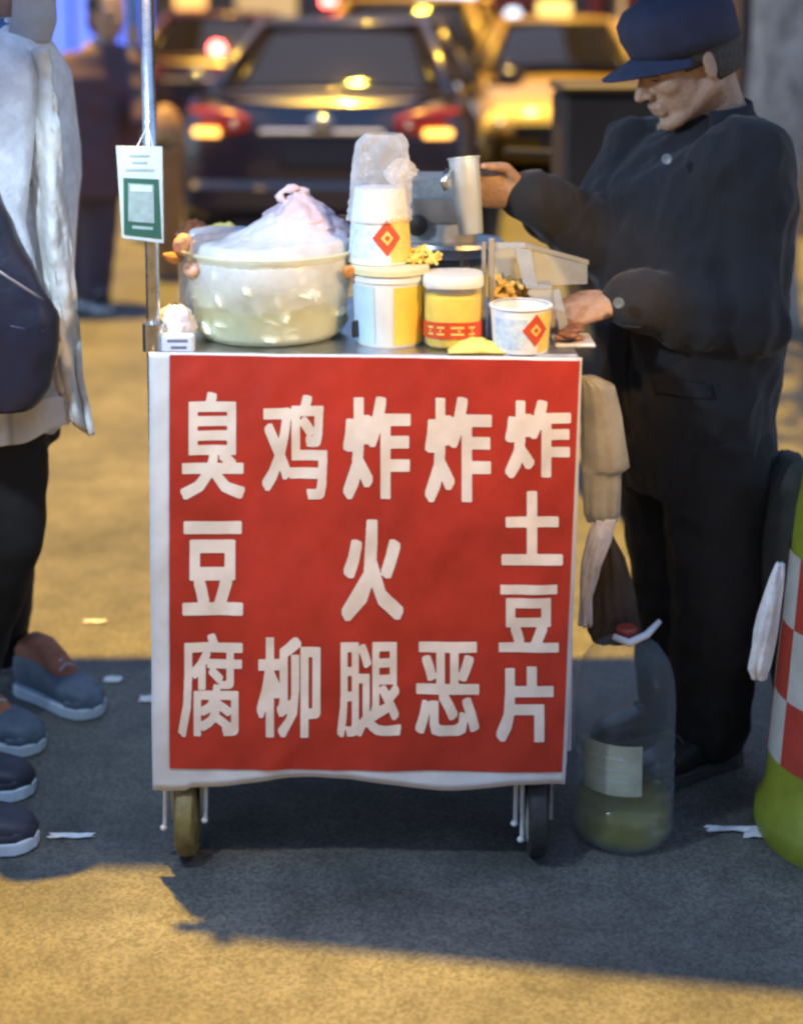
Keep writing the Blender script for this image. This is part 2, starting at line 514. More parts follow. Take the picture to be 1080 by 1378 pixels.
for k in range(2600):
    d = V((random.gauss(0, 1), random.gauss(0, 1), random.gauss(0, 1))).normalized() * (random.random() ** .5)
    cl = noise.noise(d * 2.4)
    if cl < -.12: continue
    p = tb + V((d.x * 2.0, d.y * 2.0, 5.0 + d.z * 1.4)); L = random.uniform(.05, .1)
    u = V((random.gauss(0, 1), random.gauss(0, 1), random.gauss(0, .6))).normalized(); w = u.orthogonal().normalized()
    mb.add([p - u * L, p + w * L * .6, p + u * L, p - w * L * .6], [(0, 1, 2, 3)])
mb.build('crown', M_LEAF, tr)['kind'] = 'stuff'

# ------------------------------------------------------------------ cars
M_GLASS_CAR = mat('car_glass', (.012, .011, .014), .03, var=0, spec=.3)
M_CHROME = mat('chrome', (.75, .75, .76), .12, metal=1, var=0)
M_TAIL = mat('tail_lens', (.22, .02, .016), .25, emit=(1, .05, .03), estr=.045, var=.15, vscale=30)
M_AMBER = mat('amber_lens', (.6, .3, .05), .2, emit=(1, .45, .08), estr=1.6, var=.1, vscale=40)
M_BRAKE = mat('brake_lens', (.6, .05, .04), .2, emit=(1, .06, .05), estr=14, var=0)
M_HEAD = mat('head_lens', (.8, .8, .75), .15, emit=(1, .85, .5), estr=1.4, var=0)
M_PLATE = mat('plate_dark', (.03, .03, .045), .4, var=.1)

def make_car(name, label, paint, height=1.46, length=4.6, group=None, lit=True, taxi=False, high_lamp=False):
    t = thing(name, label, 'car', (0, 0, 0), group)
    hz = height / 1.46; L = length
    # stations: y, half width, z bottom, z belt
    st = [(0.0, .70, .40, .80), (.03, .80, .32, .93), (.10, .86, .26, 1.0), (.45, .90, .24, 1.04), (1.1, .915, .22, 1.0), (2.3, .92, .22, .98),
          (3.2, .91, .22, .97), (L - .55, .885, .24, .86), (L - .2, .84, .27, .74), (L - .04, .76, .32, .62), (L, .66, .38, .52)]
    vs, fs, n = [], [], 16
    for y, w, zb, zt in st:
        half = [(0, zb), (w * .75, zb), (w * .94, zb + .05), (w, zb + .16), (w * 1.005, (zb + zt) / 2), (w * .985, zt - .16), (w * .93, zt - .05), (w * .78, zt), (0, zt + .02)]
        ring = half + [(-x, z) for x, z in half[-2:0:-1]]
        n = len(ring)
        vs += [V((x, y, z)) for x, z in ring]
    for i in range(len(st) - 1):
        for k in range(n): fs.append((i * n + k, i * n + (k + 1) % n, (i + 1) * n + (k + 1) % n, (i + 1) * n + k))
    fs.append(tuple(range(n))[::-1]); fs.append(tuple((len(st) - 1) * n + k for k in range(n)))
    b = MB(); b.add(vs, fs)
    body = b.build('body', paint, t, smooth=True)
    # cabin glass
    zt = height
    base = [(-.72, .42), (.72, .42), (.80, 1.2), (.80, 2.6), (.66, L - 1.25), (-.66, L - 1.25), (-.80, 2.6), (-.80, 1.2)]
    top = [(-.50, 1.02), (.50, 1.02), (.565, 1.35), (.565, 2.3), (.50, 2.62), (-.50, 2.62), (-.565, 2.3), (-.565, 1.35)]
    b = MB(); b.add([V((x, y, zt - .035)) for x, y in top], [tuple(range(8))])
    b.build('roof_lining', M_BLACK, t)
    def pane(name, ia, ib, out, inset=.05):
        A, B, C_, D = V((*base[ia], 1.0)), V((*base[ib], 1.0)), V((*top[ib], zt - .035)), V((*top[ia], zt - .035))
        q = [A, B, C_, D]; c = sum(q, V()) / 4
        nrm = (B - A).cross(D - A).normalized()
        m = MB(); m.sheet(8, 6, lambda u, v: (A.lerp(B, u)).lerp(D.lerp(C_, u), v) + nrm * (.018 * sin(pi * u) * (1 + .6 * sin(pi * v))))
        return m.build(name, M_GLASS_CAR, t, smooth='all', solid=.006)
    pane('rear_window', 0, 1, -1); pane('windscreen', 4, 5, 1)
    for a in (1, 2, 3, 5, 6, 7): pane('side_window', a, (a + 1) % 8, 0)
    # pillars + roof
    for i in (0, 1, 2, 3, 4, 5, 6, 7):
        m = MB(); r0 = .05 if i in (0, 1, 4, 5) else .034
        p0, p1 = V((*base[i], .985)), V((*top[i], zt - .02))
        m.tube([p0, p0.lerp(p1, .5) + V((math.copysign(.012, p0.x), 0, .01)), p1], [r0, r0 * .9, r0 * .85], 8)
        m.build('pillar', paint, t, smooth='all')
    m = MB()
    ring = top
    rr = lambda s_, z: [V((x * s_, 1.82 + (y - 1.82) * s_, z)) for x, y in ring]
    lv = [(1.04, zt - .05), (1.06, zt - .02), (.98, zt), (.8, zt + .018), (.4, zt + .03)]
    vs = []; fs = []
    for s_, z in lv: vs += rr(s_, z)
    for i in range(len(lv) - 1):
        for k in range(8): fs.append((i * 8 + k, i * 8 + (k + 1) % 8, (i + 1) * 8 + (k + 1) % 8, (i + 1) * 8 + k))
    fs.append(tuple(range(len(lv) * 8 - 8, len(lv) * 8)))
    m.add(vs, fs); m.build('roof', paint, t, smooth='all')
    # trunk lid lip, bumper, plate, emblem
    m = MB(); m.tube([(-.74, .16, 1.015), (-.5, .075, 1.04), (0, .04, 1.05), (.5, .075, 1.04), (.74, .16, 1.015)], .022, 8); m.build('trunk_lip', paint, t, smooth='all')
    m = MB(); m.box((0, .005, .42), (1.58, .12, .2), bev=.04); m.build('bumper', paint, t)
    m = MB(); m.box((0, -.002, .68), (.5, .03, .17), bev=.008); pl = m.build('plate_recess', M_BLACK, t)
    m = MB(); m.box((0, -.02, .68), (.44, .012, .14), bev=.004); m.build('number_plate', M_PLATE, t)
    m = MB(); m.box((0, -.012, .815), (.72, .03, .035), bev=.01); m.build('trim_bar', M_CHROME, t)
    m = MB(); m.ell((0, -.02, .885), (.075, .018, .032)); m.build('emblem', M_CHROME, t, smooth='all')
    for sx in (-1, 1):
        m = MB()
        m.loft([(V((sx * .79, .115, .88)), .03, .075), (V((sx * .66, .055, .885)), .06, .08), (V((sx * .5, .015, .875)), .06, .068), (V((sx * .42, .005, .865)), .04, .04)], side=(0, 1, 0), front=(0, 0, 1), n=14, sq=3.0)
        tl = m.build('tail_light', M_TAIL, t, smooth=True)
        m = MB(); m.box((sx * .665, -.016, .815), (.17, .03, .05), Matrix.Rotation(sx * .28, 3, 'Z'), bev=.012); m.build('indicator', M_AMBER, tl)
        m = MB(); m.ell((sx * .50, -.045, .86), (.022, .012, .018)); m.build('bulb', M_CHROME, tl, smooth='all')
        m = MB(); m.ell((sx * .68, L - .10, .62), (.16, .10, .06)); m.build('headlight', M_HEAD if lit else M_CHROME, t, smooth='all')
        m = MB(); m.ell((sx * 1.02, 2.85, 1.02), (.11, .07, .075)); mr = m.build('side_mirror', paint, t, smooth='all')
        m = MB(); m.tube([(sx * .86, 2.9, .97), (sx * .98, 2.87, .99)], .03, 8); m.build('mirror_arm', M_BLACK, mr)
        m = MB(); m.box((sx * .905, 1.35, .86), (.03, .16, .03), bev=.01); m.build('door_handle', M_CHROME, t)
        for yw in (.85, L - .85):
            m = MB(); R = Matrix.Rotation(pi / 2, 3, 'Y')
            m.lathe([(.19, -.1), (.29, -.1), (.315, -.07), (.315, .07), (.29, .1), (.19, .1)], (sx * .80, yw, .315), 28, R)
            wh = m.build('wheel', M_RUBBER, t, smooth=True)
            m = MB(); m.lathe([(.05, .09 * sx), (.19, .095 * sx), (.2, .06 * sx)], (sx * .80, yw, .315), 20, R); m.build('rim', M_STEEL, wh, smooth=True)
            m = MB(); m.lathe([(.35, -.01), (.36, .015), (.33, .02), (.325, -.01)], (sx * .905, yw, .33), 28, R, cap0=False, cap1=False); m.build('wheel_arch', M_BLACK, t)
    m = MB(); m.box((0, L - .015, .55), (.9, .05, .16), bev=.02); m.build('grille', M_BLACK, t)
    m = MB(); m.box((0, L + .015, .42), (.44, .012, .14), bev=.004); m.build('number_plate', M_PLATE, t)
    if high_lamp:
        for sx in (-1, 1):
            m = MB(); m.box((sx * .66, .97, height - .03), (.12, .05, .07), bev=.015); m.build('roof_lamp', M_BRAKE if sx < 0 else M_TAIL, t)
    if taxi:
        m = MB(); m.box((0, 1.75, height + .1), (.34, .14, .13), bev=.02); m.build('roof_sign', mat('taxi_sign', (.7, .6, .2), .4, emit=(1, .7, .2), estr=.6, var=0), t)
    return t

P_BLACK = mat('black_paint', (.030, .022, .036), .32, var=.15, vscale=3, coat=.7)
P_YELLOW = mat('yellow_paint', (.30, .19, .018), .45, var=.12, vscale=3, coat=.4)
P_MAROON = mat('maroon_paint', (.09, .035, .04), .3, var=.15, vscale=3, coat=.4)
car = make_car('parked_car', 'black saloon seen from behind between the bin and the yellow cars', P_BLACK, 1.47)
c0 = at(436, 330, 9.6); car.location = (c0.x, 9.4, 0); car.scale = (1.06, 1, 1.01); car.rotation_euler.z = radians(-5)
car = make_car('parked_car', 'yellow car ahead of the black saloon with a red lamp at its roof edge', P_YELLOW, 1.66, high_lamp=True)
car.scale = (1.22, 1, 1); car.location = (-.08, 15.0, 0); car.rotation_euler.z = radians(-8)
car = make_car('parked_car', 'yellow taxi facing the camera beside the far arm of the man in the cap', P_YELLOW, 1.46, taxi=True)
car.location = (1.62, 17.5, 0); car.rotation_euler.z = radians(180 - 3)
car = make_car('parked_car', 'small maroon car with a bright red brake lamp left of the black saloon', P_MAROON, 1.5, length=4.2)
car.location = (-2.15, 16.4, 0); car.rotation_euler.z = radians(-3)
bl = MB(); bl.ell((.22, .02, 1.14), (.08, .05, .07)); bl.v = [v for v in bl.v]
bo = bl.build('brake_light', M_BRAKE, None, smooth='all'); bo.parent = car

# teal pole, tan bin
M_TEAL = mat('teal_paint', (.10, .22, .19), .45, var=.2, vscale=5)
p = gnd(186, 322)
po = thing('street_pole', 'teal painted street pole behind the silver cart pole', 'pole', p)
m = MB(); m.lathe([(.06, 0), (.06, .02), (.036, .03), (.036, 4.2)], p, 16); m.build('shaft', M_TEAL, po, smooth=True)
m = MB(); m.lathe([(.042, 0), (.042, .12)], p + V((0, 0, 1.33)), 16); m.build('collar', mat('brass_band', (.45, .30, .12), .4, metal=.6), po, smooth=True)
M_TAN = mat('tan_plastic', (.30, .17, .08), .6, var=.2, vscale=6)
p = gnd(226, 372)
bi = thing('litter_bin', 'tan domed litter bin between the silver pole and the black car', 'bin', p)
m = MB(); m.lathe([(.075, 0), (.085, .02), (.105, .7), (.11, .72)], p, 24); m.build('body', M_TAN, bi, smooth=True)
m = MB(); m.lathe([(.116, .722), (.116, .77), (.105, .88), (.075, .97), (.03, 1.01), (.005, 1.015)], p, 24); m.build('lid', M_TAN, bi, smooth=True)
m = MB(); m.box(p + V((0, -.105, .80)), (.11, .02, .05), bev=.006); m.build('slot', M_BLACK, bi)

# dark delivery box on a scooter behind the man
M_BROWNBOX = mat('dark_brown_box', (.030, .022, .018), .6, var=.25, vscale=5)
p = at(826, 400, 5.2); p.z = 0
sc = thing('delivery_scooter', 'dark scooter with a brown cargo box half hidden behind the man', 'scooter', p)
m = MB(); m.box(p + V((0, 0, 1.0)), (.40, .42, .60), bev=.02); bx_ = m.build('cargo_box', M_BROWNBOX, sc)
m = MB(); m.box(p + V((0, 0, 1.315)), (.42, .44, .03), bev=.01); m.build('lid', M_BROWNBOX, bx_)
m = MB(); m.box(p + V((0, .1, .58)), (.22, .9, .2), bev=.05); m.build('frame', M_BLACK, sc)
for dy in (-.42, .78):
    m = MB(); m.lathe([(.13, -.05), (.2, -.045), (.22, 0), (.2, .045), (.13, .05)], p + V((0, dy, .22)), 24, Matrix.Rotation(pi / 2, 3, 'Y')); m.build('wheel', M_RUBBER, sc, smooth=True)
m = MB(); m.tube([p + V((0, .74, .25)), p + V((0, .55, 1.02))], .03, 8); m.build('steering_column', M_BLACK, sc)
m = MB(); m.tube([p + V((-.34, .5, 1.05)), p + V((0, .56, 1.03)), p + V((.34, .5, 1.05))], .016, 8); m.build('handlebar', M_BLACK, sc)

# ------------------------------------------------------------------ unseen canopy added to shade the stall and road (posts outside the picture)
M_SHADE_CANVAS = mat('shade_canvas', (.05, .07, .06), .8, var=.2, vscale=4)
ca = thing('shade_canopy', 'unseen flat canvas canopy added above the stall to cast shade', 'canopy', (-.4, 3.6, 0))
m = MB(); m.sheet(24, 10, lambda u, v: (-2.9 + 4.9 * u, 3.085 + .94 * v, 2.42 - .03 * sin(pi * v)))
m.build('shade_sheet', M_SHADE_CANVAS, ca, smooth='all', solid=.006)
# second added tarp over the right half, outlined to cast the forward shadow
m = MB(); m.sheet(16, 12, lambda u, v: (-.55 + .2 * v + 2.5 * u, 2.89 - .40 * u + (.85 + .3 * u) * v, 2.55 + .02 * sin(pi * u) * sin(pi * v)))
m.build('shade_tarp', M_SHADE_CANVAS, ca, smooth='all', solid=.006)
for x, y in ((-2.88, 3.10), (1.98, 3.10), (-2.88, 4.04), (1.98, 4.04)):
    m = MB(); m.tube([(x, y, 0), (x, y, 2.56)], .02, 10); m.build('post', M_STEEL, ca)  # posts of the added unseen canopy

# ------------------------------------------------------------------ the cart
YB = 2.70
TOP = at(490, 477, YB + .02).z
XL, XR = at(204, 470, YB + .03).x, at(778, 470, YB + .03).x
CX = (XL + XR) / 2; DEP = .56
cart = thing('food_cart', 'white steel snack cart behind the red menu banner', 'cart', (CX, YB + .3, 0))
m = MB(); m.box((CX, YB + .02 + DEP / 2, TOP - .015), (XR - XL, DEP, .03), bev=.004); m.build('table_top', M_BRUSHED, cart)
for x in (XL + .018, XR - .018):
    for y in (YB + .045, YB + DEP - .01):
        m = MB(); m.box((x, y, (TOP - .032 + .215) / 2), (.03, .03, TOP - .032 - .215), bev=.003); m.build('post', M_GREY_WHITE, cart)
m = MB(); m.box((CX, YB + .02 + DEP / 2, .20), (XR - XL - .02, DEP - .02, .025), bev=.004); m.build('lower_shelf', M_DIRTY_STEEL, cart)
m = MB(); m.box((CX, YB + DEP + .01, .59), (XR - XL - .08, .012, .7)); m.build('back_panel', M_DIRTY_STEEL, cart)
for x in (XL + .008, XR - .008):
    m = MB(); m.box((x, YB + .3, .59), (.010, DEP - .1, .7)); m.build('side_panel', M_GREY_WHITE, cart)
M_BRASS = mat('worn_brass_hub', (.30, .24, .10), .4, metal=.6, var=.3, vscale=20)
for px, rim in ((250, 1), (723, 0)):
    for yy in (gnd(px, 1166).y, gnd(px, 1166).y + .40):
        x = gnd(px, 1166).x * (1 if yy < 2.9 else 1)
        m = MB(); R = Matrix.Rotation(pi / 2, 3, 'Y')
        m.lathe([(.05, -.016), (.068, -.019), (.078, -.014), (.081, 0), (.078, .014), (.068, .019), (.05, .016)], (x, yy + .05, .081), 28, R)
        wh = m.build('wheel', mat('lit_tyre', (.16, .12, .035), .6, var=.4, vscale=25, bump=.2, bscale=60) if rim else M_RUBBER, cart, smooth=True)  # left tyre's yellow stands in for light on its front
        m = MB(); m.lathe([(.005, -.020), (.03, -.023), (.055, -.018), (.055, .018), (.03, .023), (.005, .020)], (x, yy + .05, .081), 22, R); m.build('rim', M_BRASS if rim else M_DIRTY_STEEL, wh, smooth=True)
        m = MB()
        for sx in (-1, 1): m.box((x + sx * .027, yy + .05, .13), (.006, .04, .11))
        m.box((x, yy + .05, .1875), (.060, .05, .006)); m.build('fork', M_DIRTY_STEEL, wh)
for px, pyb in ((223, 1114), (277, 1104), (694, 1108), (703, 1130)):
    a = at(px, 1040, YB + .035); b_ = at(px - 1, pyb, YB + .035)
    m = MB(); m.tube([a, b_], .0042, 8); lg = m.build('leg', M_GREY_WHITE, cart)
    m = MB(); m.ell(b_ + V((-.002, 0, 0)), (.007, .007, .006)); m.build('foot', M_GREY_WHITE, lg, smooth='all')
pa = at(207, 474, YB + .045)
m = MB(); m.tube([V((pa.x, pa.y, TOP - .3)), V((pa.x, pa.y, 1.72))], .0125, 16); m.build('pole', M_STEEL, cart, smooth='all')
m = MB(); m.lathe([(.02, 0), (.02, .05)], V((pa.x, pa.y, TOP + .002)), 14); m.build('pole_socket', M_STEEL, cart, smooth=True)

# ------------------------------------------------------------------ banner
def wrk(px, py):
    a = noise.noise(V((px * .012, py * .009, 2.2))) * .0050 + noise.noise(V((px * .03 + py * .02, py * .01 - px * .012, 7.1))) * .0030
    r = 1 - min(1, abs((py - 1010) + (px - 390) * .9) / 26); r = max(0, r) * max(0, 1 - abs(px - 380) / 90)
    r2 = max(0, 1 - abs((py - 515) + (px - 250) * .8) / 18) * max(0, 1 - abs(px - 250) / 60)
    return a + r * .003 + r2 * .003
def bn(px, py, lift=0):
    p = at(px, py, YB); return V((p.x, YB - wrk(px, py) - lift, p.z))
ban = thing('menu_banner', 'red menu banner with white border and cream Chinese characters on the cart front', 'banner', at(490, 476, YB))
def edge_x(v, left): return (200 + 5 * v) if left else (783 - 15 * v - (8 * v * v))
def cloth(u, v):
    x = edge_x(v, 1) + (edge_x(v, 0) - edge_x(v, 1)) * u
    yb = 1059 - 9 * math.exp(-((u - .42) / .22) ** 2) + 3.5 * sin(u * 11 + .6) + (4 if u < .08 else 0) + 5 * math.exp(-((u - .72) / .09) ** 2)
    yt = 474 + 7 * u
    return bn(x, yt + (yb - yt) * v, -.001)
m = MB(); m.sheet(64, 64, cloth); m.build('cloth', M_WHITE_CLOTH, ban, smooth='all', solid=.0012)
def red(u, v):
    xl = 228 + 0 * v; xr = 780 - 24 * v
    x = xl + (xr - xl) * u; yt = 477 + 8 * u; yb = 1035 + 4 * u
    return bn(x, yt + (yb - yt) * v, .0015)
m = MB(); m.sheet(64, 64, red); m.build('red_panel', M_RED, ban, smooth='all')
CH = [('臭', 243, 527, 330, 672), ('鸡', 352, 530, 441, 672), ('炸', 461, 533, 553, 672), ('炸', 571, 533, 662, 676), ('炸', 679, 537, 768, 643),
      ('土', 674, 660, 757, 760), ('豆', 245, 700, 328, 828), ('火', 459, 698, 543, 835), ('豆', 670, 785, 752, 878), ('腐', 240, 852, 327, 992),
      ('柳', 345, 856, 432, 992), ('腿', 453, 862, 540, 992), ('恶', 558, 862, 645, 990), ('片', 667, 895, 745, 998)]
def glyph(ch):
    cu = bpy.data.curves.new('character', 'FONT'); cu.body = ch; cu.size = 1
    cu.resolution_u = 2; cu.fill_mode = 'FRONT'
    o = bpy.data.objects.new('tmp', cu); COL.objects.link(o)
    me = bpy.data.meshes.new_from_object(o.evaluated_get(bpy.context.evaluated_depsgraph_get()))
    bpy.data.objects.remove(o); bpy.data.curves.remove(cu)
    return me
WEIGHT = {'腐': 3.4, '腿': 3.6, '臭': 4.2, '恶': 4.6, '鸡': 4.4, '柳': 4.4, '炸': 6.0}
def vinyl(me, Wd, Hd, w, q=2):
    """thicken the thin glyph by w and trace the outline again: returns flat polygons in a Wd x Hd box (units: photo pixels)"""
    P = np.array([v.co[:2] for v in me.vertices]); lo, hi = P.min(0), P.max(0)
    pad = 4; nx, ny = int(Wd * q) + 2 * pad, int(Hd * q) + 2 * pad
    P = (P - lo) / (hi - lo) * (np.array([Wd, Hd]) - 2 * w) * q + w * q + pad
    M = np.zeros((ny, nx), bool)
    me.calc_loop_triangles()
    for t in me.loop_triangles:
        A, B, C = P[list(t.vertices)]
        x0, y0 = np.floor(np.minimum(np.minimum(A, B), C)).astype(int); x1, y1 = np.ceil(np.maximum(np.maximum(A, B), C)).astype(int) + 1
        X, Y = np.meshgrid(np.arange(x0, x1), np.arange(y0, y1))
        e = lambda a_, b_: (b_[0] - a_[0]) * (Y - a_[1]) - (b_[1] - a_[1]) * (X - a_[0])
        e1, e2, e3 = e(A, B), e(B, C), e(C, A)
        ins = ((e1 >= -.3) & (e2 >= -.3) & (e3 >= -.3)) | ((e1 <= .3) & (e2 <= .3) & (e3 <= .3))
        M[y0:y1, x0:x1] |= ins
    r = w * q; D = np.zeros_like(M); k = int(r) + 1
    for dy in range(-k, k + 1):
        for dx in range(-k, k + 1):
            if max(abs(dx), abs(dy)) <= r * .93 and dx * dx + dy * dy <= r * r * 1.35:
                D |= np.roll(np.roll(M, dy, 0), dx, 1)
    F = D.astype(float)
    for _ in range(3):
        for ax in (0, 1): F = (np.roll(F, 1, ax) + 2 * F + np.roll(F, -1, ax)) / 4
    vs, fs, idx = [], [], {}
    def vid(x, y):
        key = (round(x, 4), round(y, 4))
        if key not in idx: idx[key] = len(vs); vs.append(((x - pad) / q, (y - pad) / q))
        return idx[key]
    for j in range(ny - 1):
        for i in range(nx - 1):
            c = [(i, j), (i + 1, j), (i + 1, j + 1), (i, j + 1)]; f = [F[y, x] - .5 for x, y in c]
            if max(f) <= 0: continue
            if min(f) > .49:
                fs.append(tuple(vid(*p_) for p_ in c)); continue
            poly = []
            for k2 in range(4):
                p0, p1, f0_, f1_ = c[k2], c[(k2 + 1) % 4], f[k2], f[(k2 + 1) % 4]
                if f0_ > 0: poly.append(vid(*p0))
                if (f0_ > 0) != (f1_ > 0):
                    t_ = f0_ / (f0_ - f1_); poly.append(vid(p0[0] + (p1[0] - p0[0]) * t_, p0[1] + (p1[1] - p0[1]) * t_))
            poly = [v for n_, v in enumerate(poly) if v != poly[n_ - 1]]
            if len(poly) > 2: fs.append(tuple(poly))
    return vs, fs
for ch, x0, y0, x1, y1 in CH:
    me = glyph(ch)
    w = .70 * WEIGHT.get(ch, 6.5) * min(1, (y1 - y0) / 115)
    vs, fs = vinyl(me, x1 - x0, y1 - y0, w)
    bpy.data.meshes.remove(me)
    m = MB(); m.add([bn(x0 + x, y1 - y, .0030) for x, y in vs], fs)
    m.build('character', M_CHAR, ban, smooth='all')

# ------------------------------------------------------------------ lamps on a wire above the stall
def bulb_lamp(label, p, aim, col, power, glassc, cone):
    """a bulb in a tin shade tilted towards the food"""
    t = thing('hanging_lamp', label, 'lamp', p)
    d = (V(aim) - p).normalized(); RR = d.to_track_quat('-Z', 'Y').to_matrix()
    m = MB(); m.tube([p - d * .09, p - d * .12 + V((0, 0, .05)), V((p.x, p.y, 2.28))], .004, 6); m.build('cable', M_BLACK, t)
    m = MB(); m.lathe([(.012, .03), (.02, .035), (.022, .08), (.01, .1)], p, 14, RR); m.build('socket', M_BLACK, t, smooth=True)
    m = MB(); m.lathe([(.024, .075), (.03, .07), (.085, -.035), (.087, -.036), (.088, -.033), (.034, .074), (.024, .079)], p, 28, RR, cap0=False, cap1=False); m.build('shade', M_DIRTY_STEEL, t, smooth=True)
    m = MB(); m.ell(p, (.026, .026, .034), RR); m.build('bulb', mat('bulb_' + glassc, (.8, .8, .8), .2, var=0, emit=col, estr=10), t, smooth='all')
    ld = bpy.data.lights.new('lamp_light', 'SPOT'); ld.energy = power; ld.color = col; ld.shadow_soft_size = .04; ld.spot_size = radians(cone); ld.spot_blend = .5
    lo = bpy.data.objects.new('lamp_light', ld); COL.objects.link(lo); lo.parent = t; lo.location = d * .045; lo.rotation_euler = RR.to_euler()
m = MB(); m.tube([(-2.9, 2.48, 2.34), (-1.2, 2.48, 2.29), (.3, 2.48, 2.27), (2.0, 2.48, 2.33)], .004, 6)
tag(m.build('overhead_wire', M_BLACK), 'thin black wire strung above the cart between two posts', 'wire')
for k, x in enumerate((-2.9, 2.0)):
    m = MB(); m.tube([(x, 2.62, 0), (x, 2.48, 2.36)], .025, 10)
    tag(m.build('wire_post', M_STEEL), ['steel post at the far left end of the overhead wire', 'steel post at the far right end of the overhead wire'][k], 'post')
bulb_lamp('cool white bulb in a tin shade hanging left of the cart', V((-.80, 2.02, 1.78)), (-.12, 2.80, .90), (.60, .80, 1.0), 25, 'cool', 80)
bulb_lamp('warm bulb in a tin shade hanging right of the cart', V((.62, 2.04, 1.74)), (.08, 2.84, .98), (1.0, .56, .12), 23, 'warm', 50)

# ------------------------------------------------------------------ payment card on the pole
M_CARD = mat('card_white', (.58, .58, .54), .5, var=.08, vscale=20)
M_GREEN = mat('card_green', (.025, .10, .06), .5, var=.08)
M_CARDGREY = mat('card_grey', (.33, .38, .35), .5, var=.15, vscale=60)
YC = YB + .015
pc = at(190, 195, YC)
card = thing('payment_card', 'white and green payment card hanging on the silver pole', 'card', pc)
def quad(pts, Y, lift, d=.003):
    return [at(x, y, Y) - V((0, lift, 0)) for x, y in pts]
def slab(pts, Y, lift, thick):
    m = MB(); m.prism(quad(pts, Y, lift), (0, thick, 0)); return m
slab([(156, 196), (218, 197), (220, 327), (164, 320)], YC, 0, .004).build('holder', M_CARD, card)
slab([(166, 239), (213, 241), (217, 321), (167, 315)], YC, .002, .0018).build('green_panel', M_GREEN, card)
slab([(173, 246), (207, 248), (208, 300), (173, 297)], YC, .0035, .0013).build('pale_panel', M_CARDGREY, card)
slab([(176, 248), (205, 249), (205, 258), (176, 257)], YC, .0045, .0008).build('name_strip', M_CARD, card)
slab([(178, 303), (206, 305), (206, 309), (178, 307)], YC, .0032, .001).build('print_line', M_CARDGREY, card)
for k, (y, w) in enumerate(((208, 26), (217, 20), (227, 38))):
    slab([(188 - w / 2, y), (188 + w / 2, y), (188 + w / 2, y + 3), (188 - w / 2, y + 3)], YC, .0015, .001).build('print_line', M_CARDGREY, card)
m = MB(); m.tube([pc + V((-.008, .002, -.004)), V((pa.x, pa.y - .014, pc.z + .035)), pc + V((.02, .002, -.004))], .0016, 6); m.build('string', M_PLASTIC_WHITE, card)

# ------------------------------------------------------------------ goods on the table
def onT(px, py, Y):
    p = at(px, py, Y); return V((p.x, Y, TOP))
def sc_at(Y, z=1.05):                                   # metres per photo pixel at depth Y
    return (Y * cos(TILT) + (CAM_H - z) * sin(TILT)) / F_PX

# big tub of potato slices
M_TUB = mat('tub_plastic', (.92, .92, .64), .5, var=.06, vscale=10, alpha=.52, spec=.3, bump=.1, bscale=15)
M_POT = mat('pale_potato', (.90, .90, .66), .45, var=.1, vscale=20, sss=.1)
M_BRINE = mat('yellow_brine', (.92, .84, .20), .3, var=.1, vscale=12, alpha=.7)
Yt = 2.90; bp_ = onT(364, 470, Yt); k_ = sc_at(Yt)
tub = thing('plastic_tub', 'large clear tub of pale potato slices under milky film', 'tub', bp_)
RB, RT, HT = 100 * k_, 116 * k_, .168
m = MB(); m.lathe([(.001, .003), (RB - .012, .003), (RB, .014), (RT - .004, HT - .01), (RT + .006, HT - .004), (RT + .006, HT), (RT - .007, HT - .002), (RB - .004, .018), (RB - .016, .007), (.001, .007)], bp_, 48, cap0=False, cap1=False)
m.build('wall', M_TUB, tub, smooth='all')
m = MB(); m.lathe([(.001, .010), (RB - .018, .010), (RB - .008, .02), (RB - .001, .060), (.001, .061)], bp_, 40, cap0=False, cap1=False)
tag(m.build('brine', M_BRINE, tub, smooth='all'))
m = MB(); random.seed(3)
for k in range(430):
    z = random.uniform(.02, .145); rr = (RB + (RT - RB) * z / HT - .02) * (random.random() ** .35); a = random.uniform(0, 2 * pi)
    R = Matrix.Rotation(random.uniform(0, pi), 3, V((random.random(), random.random(), random.random() + .1)).normalized())
    m.ell(bp_ + V((rr * cos(a), rr * sin(a), z)), (random.uniform(.018, .032), random.uniform(.016, .026), random.uniform(.008, .014)), R, 10, 6)
po_ = m.build('potato_slices', M_POT, smooth=True); tag(po_, 'heap of pale potato slices inside the large clear tub', 'potatoes', kind='stuff')
_nt = M_FILM.node_tree; _b = _nt.nodes['Principled BSDF']
_g = _nt.nodes.new('ShaderNodeTexCoord'); _sp = _nt.nodes.new('ShaderNodeSeparateXYZ'); _mr = _nt.nodes.new('ShaderNodeMapRange')
_nz = _nt.nodes.new('ShaderNodeTexNoise'); _nz.inputs['Scale'].default_value = 26; _ad = _nt.nodes.new('ShaderNodeMath'); _ad.operation = 'MULTIPLY_ADD'
_nt.links.new(_g.outputs['Object'], _sp.inputs[0]); _nt.links.new(_g.outputs['Object'], _nz.inputs['Vector'])
_ad.inputs[1].default_value = .05; _nt.links.new(_nz.outputs[0], _ad.inputs[0]); _nt.links.new(_sp.outputs[2], _ad.inputs[2])
_mr.inputs['From Min'].default_value = .095; _mr.inputs['From Max'].default_value = .215; _mr.inputs['To Min'].default_value = .04; _mr.inputs['To Max'].default_value = .70
_nt.links.new(_ad.outputs[0], _mr.inputs[0]); _nt.links.new(_mr.outputs[0], _b.inputs['Alpha'])
